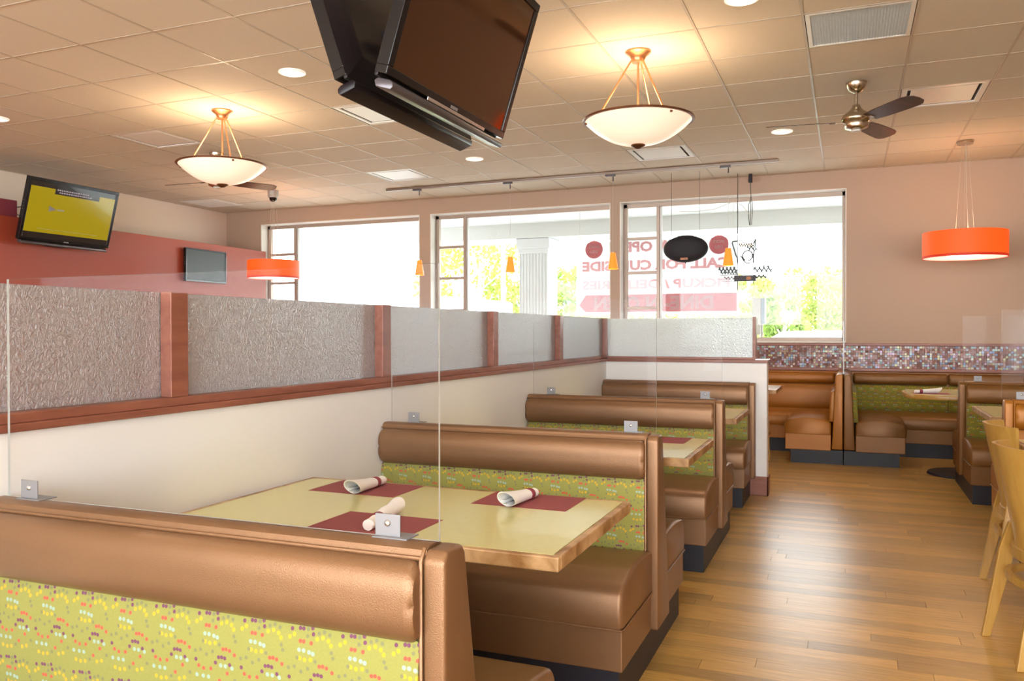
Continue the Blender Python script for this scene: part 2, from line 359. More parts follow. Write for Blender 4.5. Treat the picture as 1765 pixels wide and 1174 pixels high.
for i in range(i0, i1):
    for j in range(j0, j1):
        if (i, j) in special: continue
        x, y = GX0+i*G, GY0+j*G
        xa, xb, ya, yb = max(x, XL), min(x+G, XR), max(y, YN), min(y+G, YB)
        if xb-xa < 0.05 or yb-ya < 0.05: continue
        full = xb-xa > G-0.01 and yb-ya > G-0.01
        px, py = x+G/2, y+G/2
        dep = -0.377*px + 0.926*py; lat = 0.926*px + 0.377*py
        vis = dep > 0.8 and abs(lat/dep) < 0.70 and 1.86*1419/dep < 690
        if full and vis: cand.append((dep, x, y))
        else: restt.box(xa+0.0085, xb-0.0085, ya+0.0085, yb-0.0085, ZC+0.003, ZC+0.018)
cand.sort()
for k, (d, x, y) in enumerate(cand):
    if k < 298:
        o = bpy.data.objects.new('ceiling_tile', tile_me); COL.objects.link(o); o.location = (x, y, ZC); o.parent = ceiling
    else: restt.box(x+0.0085, x+G-0.0085, y+0.0085, y+G-0.0085, ZC+0.003, ZC+0.018)
restt.build('cut_tiles', M_tile, ceiling, kind='stuff')
for i in range(i0+1, i1):
    x = GX0+i*G
    B(x-0.008, x+0.008, YN, YB, ZC, ZC+0.04).build('grid_runner', M_grid, ceiling)
for j in range(j0+1, j1):
    y = GY0+j*G
    B(XL, XR, y-0.008, y+0.008, ZC+0.0006, ZC+0.04).build('grid_runner', M_grid, ceiling)

# walls
wb = MB()
ZS, ZT = 1.20, 2.975                                               # window sill and head
bays = [(-8.29, -5.55), (-5.385, -2.80), (-2.68, -0.015)]
wb.box(XL, XR, YB, YB+0.25, -0.02, ZS); wb.box(XL, XR, YB, YB+0.25, ZT, ZC+0.06)
wb.box(XL, bays[0][0], YB, YB+0.25, ZS, ZT); wb.box(bays[0][1], bays[1][0], YB, YB+0.25, ZS, ZT)
wb.box(bays[1][1], bays[2][0], YB, YB+0.25, ZS, ZT); wb.box(bays[2][1], XR, YB, YB+0.25, ZS, ZT)
wall_back = struct(wb.build('wall_back', M_peach))
struct(B(XL-0.2, XL, YN-0.2, YB+0.25, -0.02, ZC+0.06).build('wall_left', M_cream))
struct(B(XL, -8.2, YN, YB, -0.01, 2.56).build('wall_accent', M_red, bevel=0.004))
struct(B(XR, XR+0.2, YN-0.2, YB+0.25, -0.02, ZC+0.06).build('wall_right', M_peach))
wf = MB(); wf.box(XL, XR, YN-0.2, YN, -0.02, 0.5); wf.box(XL, XR, YN-0.2, YN, 2.95, ZC+0.06)
for x in (XL, -5.0, -1.2, 2.6): wf.box(x, x+0.4, YN-0.2, YN, 0.5, 2.95)
wf.box(4.2, XR, YN-0.2, YN, 0.5, 2.95)
struct(wf.build('wall_front', M_cream))

# reveals and sills, windows
for k, (a, b) in enumerate(bays):
    t = MB()
    t.box(a, a+0.012, YB-0.004, YB+0.14, ZS, ZT); t.box(b-0.012, b, YB-0.004, YB+0.14, ZS, ZT)
    t.box(a, b, YB-0.004, YB+0.14, ZT-0.012, ZT); t.box(a, b, YB-0.02, YB+0.14, ZS, ZS+0.022)
    struct(t.build('trim_%d' % (k+1), M_reveal, bevel=0.002))
    w = root_struct('window_%d' % (k+1), ((a+b)/2, YB+0.15, ZS)); X = (a+b)/2
    L, R_ = a+0.012-X, b-0.012-X; H = ZT-0.012-ZS; y0, y1 = 0.0, 0.055
    mull = L + (0.46 if k else 0.52)
    fr = MB(); fr.box(L, L+0.05, y0, y1, 0.022, H); fr.box(R_-0.035, R_, y0, y1, 0.022, H); fr.box(L, R_, y0, y1, H-0.05, H); fr.box(L, R_, y0, y1, 0.022, 0.06)
    fr.build('window_frame', M_alu, w, bevel=0.003)
    B(mull-0.035, mull+0.005, y0-0.005, y1, 0.03, H-0.02).build('mullion', M_alu, w, bevel=0.003)
    B(mull+0.006, mull+0.03, y0+0.01, y1, 0.03, H-0.03).build('mullion', M_alul, w, bevel=0.003)
    for zz in (1.635, 2.085, 2.52):
        B(L+0.04, mull-0.02, y0+0.005, y1-0.005, zz-ZS-0.018, zz-ZS+0.018).build('muntin', M_alu, w, bevel=0.003)
    zs = [0.05, 1.635-ZS, 2.085-ZS, 2.52-ZS, H-0.03]
    for q in range(4):
        B(L+0.045, mull-0.03, 0.024, 0.030, zs[q]+0.01, zs[q+1]-0.01).build('pane', M_glass, w)
    B(mull+0.02, R_-0.02, 0.024, 0.030, 0.05, H-0.04).build('pane', M_glass, w)
for x in (-4.8, -1.0, 2.8):                                        # rear window wall behind the camera
    pass

# mosaic band on the back wall with its wooden rails
pal = [(0.30, 0.10, 0.06)]*7 + [(0.20, 0.07, 0.05)]*5 + [(0.45, 0.50, 0.60), (0.62, 0.62, 0.50), (0.25, 0.35, 0.62), (0.35, 0.60, 0.60), (0.60, 0.40, 0.62), (0.70, 0.70, 0.35), (0.65, 0.65, 0.68), (0.45, 0.28, 0.15), (0.35, 0.30, 0.30)]
vs, fs, cs = [], [], []
P_ = 0.0252; z0m = 0.912
for i in range(int(3.4/P_)):
    for j in range(10):
        x = -1.25 + i*P_; z = z0m + j*P_; s = 0.0112; cx, cz = x+P_/2, z+P_/2
        ta, tb = random.gauss(0, 0.05), random.gauss(0, 0.05); o = len(vs)
        for (dx, dz) in ((-s, -s), (s, -s), (s, s), (-s, s)):
            vs.append((cx+dx, YB-0.012+dx*ta+dz*tb, cz+dz))
        for (dx, dz) in ((-s, -s), (s, -s), (s, s), (-s, s)): vs.append((cx+dx, YB-0.004, cz+dz))
        fs += [(o, o+1, o+2, o+3), (o, o+4, o+5, o+1), (o+1, o+5, o+6, o+2), (o+2, o+6, o+7, o+3), (o+3, o+7, o+4, o)]
        cs.append(random.choice(pal))
me = bpy.data.meshes.new('mosaic_tile'); me.from_pydata(vs, [], fs); me.materials.append(M_mosaic)
ca = me.color_attributes.new('col', 'FLOAT_COLOR', 'CORNER')
arr = []
for c in cs: arr += [*[0.78*q for q in c], 1.0]*20
ca.data.foreach_set('color', arr)
mo = bpy.data.objects.new('mosaic_tile', me); COL.objects.link(mo); mo.parent = wall_back; mo['kind'] = 'stuff'
B(-1.25, 2.25, YB-0.005, YB, 0.905, 1.172).build('grout_bed', M_grout, wall_back)
B(-1.25, XR, YB-0.03, YB, 1.166, 1.195).build('mosaic_rail', M_cherryx, wall_back, bevel=0.004)
B(-1.25, XR, YB-0.03, YB, 0.878, 0.913).build('mosaic_rail', M_cherryx, wall_back, bevel=0.004)

# half wall beside the booths (runs into depth) and its return
WX = -1.94
wm = struct(B(WX-0.13, WX, -2.0, 7.06, -0.01, 1.072).build('wall_middle', M_wallwhite))
B(WX-0.14, WX+0.012, -2.0, 7.06, 1.072, 1.093).build('rail', M_cherry, wm, bevel=0.003)
B(WX-0.125, WX+0.002, -2.0, 7.06, 1.093, 1.12).build('rail', M_cherry, wm, bevel=0.003)
edges = [0.785, 2.035, 3.290, 4.545, 5.762, 7.02]
for e in edges: B(WX-0.115, WX, e-0.072, e, 1.12, 1.448).build('post', M_cherry, wm, bevel=0.003)
prev = -0.47
for e in edges:
    B(WX-0.052, WX-0.042, prev+0.001, e-0.073, 1.121, 1.447).build('glass_panel', M_tex, wm); prev = e
wr = struct(B(WX, -0.601, 6.92, 7.05, -0.01, 1.072).build('wall_return', M_wallwhite, bevel=0.004))
B(WX+0.012, -0.592, 6.908, 7.06, 1.072, 1.098).build('rail', M_cherryx, wr, bevel=0.003)
B(WX+0.012, -0.69, 6.925, 7.045, 1.098, 1.116).build('rail', M_cherryx, wr, bevel=0.003)
B(-0.715, -0.69, 6.93, 7.045, 1.116, 1.446).build('post', M_cherryx, wr, bevel=0.002)
B(WX+0.003, -0.716, 6.975, 6.985, 1.117, 1.443).build('glass_panel', M_tex, wr)
B(-0.69, -0.588, 6.905, 7.06, 1.0985, 1.103).build('cap_plate', M_chrome, wr, bevel=0.001)
bb = MB(); bb.box(-0.735, -0.588, 6.905, 6.92, 0, 0.155); bb.box(-0.601, -0.588, 6.905, 7.065, 0, 0.155)
struct(bb.build('baseboard_return', M_cherryx, bevel=0.003))

# ---------------------------------------------------------------- booths
def inset_ring(pts, d):
    cy = sum(p[0] for p in pts)/len(pts); cz = sum(p[1] for p in pts)/len(pts); out = []
    for y, z in pts:
        l = math.hypot(y-cy, z-cz) or 1; out.append((y-(y-cy)/l*d, z-(z-cz)/l*d))
    return out
def pillow(prof, xa, xb, q, r0=0.02, r1=0.02, n=None):
    """loft a closed YZ profile along x between xa and xb with softened ends"""
    rings = []
    for t in ((0, 1), (0.3, 0.5), (0.7, 0.13), (1.2, 0)): rings.append((xa+t[0]*r0, t[1]*r0))
    for t in ((1.2, 0), (0.7, 0.13), (0.3, 0.5), (0, 1)): rings.append((xb-t[0]*r1, t[1]*r1))
    return MB().loft([[(q(x), y, z) for y, z in inset_ring(prof, d)] for x, d in rings])
def bulge(y0, y1, z0, z1, amt, n=10, sgn=-1):
    """profile: flat at y1, bulging by amt beyond y0"""
    pts = [(y1, z0), (y1, z1)]
    for k in range(n+1):
        t = k/n; z = z1 + (z0-z1)*t
        pts.append((y0 + sgn*amt*((1-abs(2*t-1)**2.6)**0.62), z))
    return pts
def cushion_prof(ya, yb, z0, z1, rf, dome, front=-1):
    """seat section; ya is the free front edge, yb the back"""
    pts = [(ya-front*0.004, z0)]
    s = 1 if yb > ya else -1
    pts.append((ya, z0+0.015)); pts.append((ya+front*0.006, z0+(z1-z0)*0.4))
    for k in range(6):
        a = PI/2*k/5; pts.append((ya + s*(rf - rf*math.cos(a)), z1 - rf + rf*math.sin(a)))
    for k in range(1, 6):
        t = k/6; pts.append((ya + s*rf + (yb-ya-s*rf)*t, z1 + dome*math.sin(PI*min(1, t*0.9+0.05))))
    pts += [(yb, z1), (yb, z0)]
    return pts
def booth(name, label, loc, sx, L, double, vin, fab, group=None):
    q = lambda x: -sx*x
    t = thing(name, label, 'booth', loc, 0, group)
    yb = 0.115
    # core and end panel
    pr = [(0.02, 0.15), (0.02, 0.895), (0.035, 0.908), (0.07, 0.908), (0.083, 0.895), (0.205 if double else yb, 0.15)] if double else [(0.02, 0.15), (0.02, 0.895), (0.035, 0.908), (0.10, 0.908), (yb, 0.895), (yb, 0.15)]
    MB().loft([[(q(x), y, z) for y, z in pr] for x in (0.045, L)]).build('back_frame', vin, t)
    pw = [(0.0, 0.150), (0.0, 0.895), (0.014, 0.914), (0.078, 0.914), (0.09, 0.898), (0.225, 0.15)] if double else [(0.0, 0.15), (0.0, 0.895), (0.014, 0.914), (0.108, 0.914), (0.117, 0.9), (0.117, 0.15)]
    MB().loft([[(q(x), y, z) for y, z in pw] for x in (0.0, 0.047)]).build('end_panel', vin, t, bevel=0.008, seg=3, smooth=True)
    # welt cords on the frame
    MB().tube([(q(0.052), 0.004, 0.16), (q(0.052), 0.004, 0.893), (q(0.052), 0.02, 0.914)], 0.0045).build('piping', vin, t, smooth=True)
    MB().tube([(q(0.05), 0.008, 0.897), (q(L), 0.008, 0.897)], 0.0045).build('piping', vin, t, smooth=True)
    MB().loft([[(q(x), y, z) for y, z in ([(0.012, 0.9), (0.016, 0.911), (0.03, 0.918), (0.062, 0.918), (0.08, 0.911), (0.088, 0.9)] if double else [(0.012, 0.9), (0.016, 0.911), (0.03, 0.918), (0.10, 0.918), (0.112, 0.911), (0.116, 0.9)])] for x in (0.046, L)]).build('top_cap', vin, t, smooth=True)
    pillow(bulge(-0.002, 0.025, 0.740, 0.893, 0.032, 16), 0.053, L, q, 0.016, 0.016).build('head_roll', vin, t, smooth=True)
    if fab: pillow(bulge(0.006, 0.025, 0.42, 0.742, 0.012, 8), 0.056, L, q, 0.008, 0.008).build('fabric_panel', fab, t, smooth=True)
    else: pillow(bulge(0.0, 0.025, 0.42, 0.738, 0.022, 8), 0.056, L, q, 0.02, 0.02).build('lower_pad', vin, t, smooth=True)
    def seat(ya, ybk, fr):
        pillow(cushion_prof(ya, ybk, 0.298, 0.452, 0.06, 0.024, fr), 0.025, L, q, 0.016, 0.01).build('seat_cushion', vin, t, smooth=True)
        B(q(0.03), q(L), ya-fr*0.012, ybk, 0.148, 0.296).build('seat_base', vin, t, bevel=0.005)
        MB().tube([(q(L), ya-fr*0.001, 0.297), (q(0.027), ya-fr*0.001, 0.297), (q(0.024), ya-fr*0.01, 0.297), (q(0.024), ybk, 0.297)], 0.004).build('piping', vin, t, smooth=True)
    seat(-0.455, 0.03, -1)
    if double:
        mb = pillow([(-y+0.0, z) for y, z in bulge(-0.10, -0.05, 0.742, 0.892, 0.03, 12)], 0.056, L, q, 0.02, 0.02); mb.build('head_roll', vin, t, smooth=True)
        mid = [(0.10, 0.42), (0.10, 0.738), (0.117, 0.738), (0.168, 0.43)]
        pillow(mid, 0.056, L, q, 0.006, 0.006).build('fabric_panel' if fab else 'lower_pad', fab or vin, t)
        seat(0.70, 0.15, 1)
    B(q(0.045), q(L), -0.43, (0.66 if double else 0.115), 0.0, 0.149).build('toe_kick', M_kick, t)
    return t
XA = -0.685; LEN = 1.252
booth('restaurant_booth', 'double bronze booth nearest the camera with dotted green back in the lower left corner', (XA, 1.352, 0), 1, LEN, True, M_vinyl, M_fabric, 'bronze booths along the half wall')
booth('restaurant_booth', 'double bronze booth behind the table with three maroon place mats', (XA, 3.195, 0), 1, LEN, True, M_vinyl, M_fabric, 'bronze booths along the half wall')
booth('restaurant_booth', 'double bronze booth behind the second table with one place mat', (XA, 5.005, 0), 1, LEN, True, M_vinyl, M_fabric, 'bronze booths along the half wall')
booth('restaurant_booth', 'single bronze booth backed against the white return wall', (XA, 6.802, 0), 1, LEN, False, M_vinyl, M_fabric, 'bronze booths along the half wall')
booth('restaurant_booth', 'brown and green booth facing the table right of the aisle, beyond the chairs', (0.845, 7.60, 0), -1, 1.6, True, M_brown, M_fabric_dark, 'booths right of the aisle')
booth('restaurant_booth', 'orange brown booth at the right edge behind the wooden chairs', (0.87, 5.66, 0), -1, 1.6, True, M_orange, None, 'booths right of the aisle')

# corner banquettes against the back wall, separated by a wedge divider
def banquette(label, loc, sx, L, vin, fab, arm_w, seams):
    """origin: divider centre line, floor, Y of the free end; extends away from the divider by L and back to the wall"""
    q = lambda x: sx*x
    D = YB - loc[1]
    t = thing('corner_banquette', label, 'booth', loc, 0, 'corner banquettes by the back wall')
    MB().loft([[(q(x), y, z) for x, z in [(0.002, 0.15), (0.002, 0.90), (0.055, 0.90), (0.072, 0.87), (0.105, 0.15)]] for y in (0.0, D-0.005)]).build('divider_panel', vin, t, bevel=0.01, seg=3, smooth=True)
    MB().loft([[(q(x), y, z) for y, z in [(D-0.09, 0.15), (D-0.06, 0.87), (D-0.04, 0.876), (D-0.002, 0.876), (D-0.002, 0.15)]] for x in (0.07, L)]).build('back_frame', vin, t)
    e = [0.09] + seams + [L]
    for k in range(len(e)-1):
        pillow(bulge(D-0.10, D-0.055, 0.735, 0.862, 0.035, 10), e[k]+0.004, e[k+1]-0.004, q, 0.022, 0.022).build('head_roll', vin, t, smooth=True)
    for k in range(len(e)-1):
        pillow(bulge(D-0.09, D-0.055, 0.42, 0.732, 0.03, 8), e[k]+0.003, e[k+1]-0.003, q, 0.02, 0.02).build('fabric_panel' if fab else 'back_pad', fab or vin, t, smooth=True)
    MB().loft([[(q(x), y, z) for x, z in [(0.07, 0.42), (0.078, 0.74), (0.12, 0.72), (0.135, 0.42)]] for y in (0.05, D-0.13)]).build('side_pad', fab or vin, t, bevel=0.012, seg=2, smooth=True)
    yfr = D-0.62
    # arm seat along the divider, free end towards the aisle: section in XZ with a dome
    a0, a1 = 0.11, arm_w
    sec = lambda d: [(a0+d, 0.30), (a1-d, 0.30), (a1+0.004-d, 0.36), (a1-0.004-d, 0.415-d)] + [(a1-0.03-(a1-a0-0.06)*k/8, 0.435-d+0.03*math.sin(PI*k/8)) for k in range(9)] + [(a0+d, 0.40)]
    MB().loft([[(q(x), y, z) for x, z in sec(d)] for y, d in ((0.0, 0.016), (0.006, 0.006), (0.016, 0.0), (yfr, 0.0))]).build('seat_cushion', vin, t, smooth=True)
    B(q(a0), q(a1-0.008), 0.006, yfr, 0.135, 0.30).build('seat_base', vin, t, bevel=0.006)
    pillow(cushion_prof(yfr, D-0.08, 0.298, 0.435, 0.05, 0.025, -1), 0.11, L, q, 0.016, 0.01).build('seat_cushion', vin, t, smooth=True)
    B(q(a1-0.01), q(L), yfr+0.01, D-0.08, 0.15, 0.297).build('seat_base', vin, t, bevel=0.004)
    k = MB(); k.box(q(0.002), q(a1-0.06), 0.03, D-0.02, 0, 0.14); k.box(q(a1-0.062), q(L), yfr+0.05, D-0.02, 0, 0.148)
    k.build('toe_kick', M_kick, t)
    return t
banquette('orange brown corner banquette left of the divider under the window', (-0.04, 8.80, 0), -1, 2.2, M_orange, None, 0.555, [])
banquette('brown and green corner banquette right of the divider under the mosaic band', (-0.035, 8.80, 0), 1, 2.2, M_brown, M_fabric_dark, 0.565, [1.05])

# ---------------------------------------------------------------- clear shields on the booth backs
def shield(label, loc, rz, x0, x1, clips, h=0.535, group='clear shields on the booth backs', bolt=True):
    t = thing('clear_shield', label, 'shield', loc, rz, group)
    me = MB().box(x0, x1, -0.003, 0.003, 0.0, h)
    o = me.build('panel', [M_acr, M_acredge], t)
    for p in o.data.polygons:
        if abs(p.normal.y) < 0.5: p.material_index = 1
    for cx in clips:
        b = MB(); b.box(cx-0.028, cx+0.028, -0.007, -0.0035, 0.0, 0.045); b.box(cx-0.028, cx+0.05, -0.02, 0.03, -0.0005, 0.002)
        c = b.build('bracket', M_steel, t, bevel=0.0008)
        if bolt:
            bl = MB().lathe([(0.0, -0.004), (0.004, -0.0035), (0.007, -0.001), (0.0072, 0.0)], n=14)
            vv = [(x, z, y) for x, y, z in bl.v]; bl.v = [(x+cx, -0.0072+y, z+0.027) for x, y, z in vv]
            bl.build('bolt', M_chrome, c, smooth=True)
    return t
shield('clear acrylic shield on top of the nearest booth back', (0, 1.425-0.013, 0.9185), 0, -1.918, -0.727, (-0.838, -1.84))
shield('clear acrylic shield on the booth back behind the first table', (0, 3.262, 0.9185), 0, -1.921, -0.707, (-0.81, -1.805))
shield('clear acrylic shield on the booth back behind the second table', (0, 5.072, 0.9185), 0, -1.915, -0.700, (-0.80, -1.79))
shield('clear acrylic shield on the brown booth right of the aisle', (0, 7.66, 0.9185), 0, 0.875, 2.08, (0.985, 1.9))
shield('clear acrylic shield on the orange brown booth at the right edge', (0, 5.715, 0.9185), 0, 0.862, 2.07, (0.965, 1.9))
shield('clear shield standing edge-on along the divider of the corner banquettes', (-0.038, 8.87, 0.9025), PI/2, 0.0, 1.22, (0.12, 1.05))

# ---------------------------------------------------------------- tables
def booth_table(label, x0, x1, y0, y1, lam=M_lam, group='booth tables', legs=None, cat='table'):
    cx, cy = (x0+x1)/2, (y0+y1)/2; t = thing('booth_table', label, cat, (cx, cy, 0), 0, group)
    a, b = (x1-x0)/2, (y1-y0)/2
    e = MB()
    for (p0, p1, q0, q1) in ((-a, a, -b, -b+0.022), (-a, a, b-0.022, b), (-a, -a+0.022, -b+0.022, b-0.022), (a-0.022, a, -b+0.022, b-0.022)):
        e.box(p0, p1, q0, q1, 0.722, 0.76)
    e.build('table_edge', M_edge, t, bevel=0.004)
    B(-a+0.022, a-0.022, -b+0.022, b-0.022, 0.728, 0.7602).build('table_top', lam, t)
    for lx in (legs if legs is not None else (-a*0.12,)):
        p = MB().lathe([(0.04, 0.03), (0.04, 0.70)], (lx, 0, 0), 20); p.box(lx-0.12, lx+0.12, -0.12, 0.12, 0.70, 0.728)
        p.build('pedestal', M_kick, t, smooth=True)
        MB().lathe([(0.0, 0.045), (0.05, 0.04), (0.17, 0.018), (0.18, 0.0)], (lx, 0, 0), 28).build('pedestal_base', M_kick, t, smooth=True)
    return t
booth_table('yellow green booth table with worn wood edge and three place mats in the foreground', -1.928, -0.665, 1.935, 2.672)
booth_table('yellow green booth table between the second and third booths, one mat visible', -1.928, -0.650, 3.660, 4.400)
booth_table('yellow green booth table in front of the farthest booth by the return wall', -1.928, -0.665, 5.480, 6.235)
booth_table('yellow green booth table right of the aisle before the brown booth', 0.878, 2.3, 6.22, 7.13)
booth_table('pale table at the right edge where the two wooden chairs are tucked', 0.80, 2.2, 4.05, 4.98, legs=(0.05, 0.5))
booth_table('white table top behind the return wall beside the orange banquette', -1.35, -0.64, 8.36, 9.15, lam=M_white_lam, legs=(0.0,))
# round-ended table in the corner banquette
t = thing('oval_table', 'round-ended wood-edged table inside the brown corner banquette', 'table', (1.12, 8.62, 0), 0)
def oval(a, b, z0, z1, n=40, p=3.2):
    ring = [(a*math.copysign(abs(math.cos(2*PI*k/n))**(2/p), math.cos(2*PI*k/n)), b*math.copysign(abs(math.sin(2*PI*k/n))**(2/p), math.sin(2*PI*k/n))) for k in range(n)]
    return MB().loft([[(x, y, z0) for x, y in ring], [(x, y, z1) for x, y in ring]])
oval(0.64, 0.50, 0.718, 0.7585).build('table_edge', M_maple, t, bevel=0.006, smooth=True)
oval(0.615, 0.475, 0.745, 0.7605).build('table_top', M_lam, t)
MB().lathe([(0.038, 0.03), (0.038, 0.718)], (-0.12, 0, 0), 20).build('pedestal', M_kick, t, smooth=True)
MB().lathe([(0.0, 0.05), (0.06, 0.045), (0.30, 0.02), (0.31, 0.0)], (-0.12, 0, 0), 36).build('pedestal_base', M_kick, t, smooth=True)

# place mats
def placemat(label, x0, x1, y0, y1, z=0.7604, skew=0.0):
    cx, cy = (x0+x1)/2, (y0+y1)/2; a, b = (x1-x0)/2, (y1-y0)/2
    o = MB().box(-a, a, -b, b, 0, 0.0008).build('placemat', M_mat); o.location = (cx, cy, z); o.rotation_euler = (0, 0, skew)
    return tag(o, label, 'placemat', 'maroon paper place mats')
placemat('maroon paper place mat at the far left of the near table, by the white wall', -1.775, -1.43, 2.435, 2.655)
placemat('maroon paper place mat on the near edge of the near table', -1.443, -1.118, 1.968, 2.196)
placemat('maroon paper place mat at the far right of the near table', -1.143, -0.816, 2.444, 2.672-0.006)
placemat('maroon paper place mat on the second table, mostly hidden', -1.2, -0.762, 4.155, 4.395)
placemat('maroon place mat on the round-ended corner table', 0.56, 0.86, 8.30, 8.52)

# napkin rolls: napkin tube, paper band, cutlery in the open mouth
def napkin_roll(label, p_open, p_tail, z=0.7613, flare=1.0, short=False):
    v = Vector((p_tail[0]-p_open[0], p_tail[1]-p_open[1])); Ln = v.length; ang = math.atan2(v.y, v.x)
    t = thing('napkin_roll', label, 'napkin', (p_open[0], p_open[1], z), ang, 'rolled napkins')
    n = 24; rings = []
    R0 = [(0.0, 0.029*flare), (0.04, 0.0245*flare), (0.09, 0.0215), (0.155, 0.0185), (0.19, 0.0165), (Ln-0.004, 0.0165), (Ln, 0.013)]
    for x, r in R0:
        rings.append([(x - (0.018*math.cos(2*PI*k/n) if x == 0.0 else 0), r*math.sin(2*PI*k/n)*1.08, r*1.0+r*math.cos(2*PI*k/n)*0.92*(1+0.03*math.sin(5*2*PI*k/n))) for k in range(n)])
    inner = []
    for x, r in ((0.10, 0.012), (0.04, 0.021*flare), (0.002, 0.0268*flare)):
        inner.append([(x - (0.018*math.cos(2*PI*k/n) if x < 0.01 else 0), r*math.sin(2*PI*k/n)*1.08, R0[0][1]*0.97+r*math.cos(2*PI*k/n)*0.92) for k in range(n)])
    mb = MB(); mb.loft(inner + rings, True); mb.build('napkin', M_napkin, t, smooth=True)
    MB().loft([[(x, r*math.sin(2*PI*k/n)*1.1, 0.0185+r*math.cos(2*PI*k/n)*0.95) for k in range(n)] for x, r in ((0.148, 0.0196), (0.149, 0.0202), (0.172, 0.0188), (0.173, 0.0182))], True).build('paper_band', M_band, t, smooth=True)
    MB().box(-0.012, 0.10, -0.009, 0.004, 0.016, 0.018).build('knife', M_chrome, t)
    MB().box(0.0, 0.10, 0.003, 0.014, 0.026, 0.028).build('fork', M_chrome, t)
    return t
napkin_roll('white rolled napkin on the far left mat, open end to the left', (-1.579, 2.412), (-1.588, 2.632))
napkin_roll('white rolled napkin on the near mat behind the bracket, open end away', (-1.292, 2.222), (-1.252, 1.992), flare=0.85)
napkin_roll('white rolled napkin on the far right mat, dark open end towards the camera', (-1.006, 2.415), (-0.985, 2.620))
napkin_roll('white rolled napkin on the round-ended corner table', (0.78, 8.42), (0.57, 8.38))

# ---------------------------------------------------------------- wooden chairs
def make_chair(label, loc, rz):
    t = thing('dining_chair', label, 'chair', loc, rz, 'bentwood dining chairs')
    n = 26
    # bent plywood back, wings curling forward, tapering downwards
    outer, inner = [], []
    for k in range(11):
        f = k/10; z = 0.46 + 0.40*f; w = 0.120 + 0.092*f; xb = -0.205 - 0.085*f
        ro, ri = [], []
        for j in range(n+1):
            s = -1+2*j/n; y = w*s; x = xb + (0.055+0.055*f)*abs(s)**2.3
            dz = 0.0
            if k == 10: dz = -0.006*abs(s)
            if k == 0: dz = -0.03*(1-abs(s)**2)
            ro.append((x, y, z+dz)); ri.append((x+0.013, y*0.975, z+dz))
        outer.append(ro+ri[::-1])
    MB().loft(outer, True).build('backrest', M_maple, t, smooth=True)
    for s in (-1, 1):
        MB().loft([[(x+dx*w_, s*y+dy, z) for dx, dy in ((-1, -0.011), (1, -0.011), (1, 0.011), (-1, 0.011))] for x, y, z, w_ in ((-0.262, 0.195, 0.0, 0.017), (-0.222, 0.186, 0.2, 0.025), (-0.188, 0.165, 0.40, 0.032), (-0.170, 0.125, 0.52, 0.026))]).build('leg', M_maple, t, bevel=0.004)
        MB().loft([[(x+dx, s*y+dy, z) for dx, dy in ((-0.015, -0.013), (0.015, -0.013), (0.015, 0.013), (-0.015, 0.013))] for x, y, z in ((0.215, 0.185, 0.0), (0.185, 0.17, 0.42))]).build('leg', M_maple, t, bevel=0.004)
    def ringp(a, b, z, p=2.6, m=36): return [(a*math.copysign(abs(math.cos(2*PI*k/m))**(2/p), math.cos(2*PI*k/m)), b*math.copysign(abs(math.sin(2*PI*k/m))**(2/p), math.sin(2*PI*k/m)), z) for k in range(m)]
    MB().loft([ringp(0.205, 0.20, 0.385), ringp(0.21, 0.205, 0.39), ringp(0.21, 0.205, 0.435), ringp(0.20, 0.195, 0.44)]).build('seat_frame', M_maple, t, smooth=True)
    MB().loft([ringp(0.19, 0.185, 0.44), ringp(0.20, 0.195, 0.452), ringp(0.195, 0.19, 0.472), ringp(0.15, 0.145, 0.487), ringp(0.06, 0.06, 0.492)]).build('seat_pad', M_seatred, t, smooth=True)
    o_, i_ = ringp(0.232, 0.215, 0.0), ringp(0.212, 0.195, 0.0)
    mb = MB(); m = 36; vs = [(x, y, 0.295) for x, y, _ in o_]+[(x, y, 0.295) for x, y, _ in i_]+[(x, y, 0.325) for x, y, _ in o_]+[(x, y, 0.325) for x, y, _ in i_]; fs = []
    for k in range(m):
        k2 = (k+1) % m; fs += [(k, k2, m+k2, m+k), (2*m+k, 3*m+k, 3*m+k2, 2*m+k2), (k, 2*m+k, 2*m+k2, k2), (m+k, m+k2, 3*m+k2, 3*m+k)]
    mb.add(vs, fs); mb.build('stretcher_hoop', M_maple, t, smooth=True)
    return t
ch = make_chair('nearest wooden chair with curved plywood back at the right edge', (0.850, 3.936, 0), math.radians(10))
dup(ch, (0.935, 4.825, 0), 0.0, 'second wooden chair at the pale table, just beyond the nearest one')
dup(ch, (-0.93, 8.62, 0), PI/2, 'wooden chair with red seat half hidden behind the return wall')

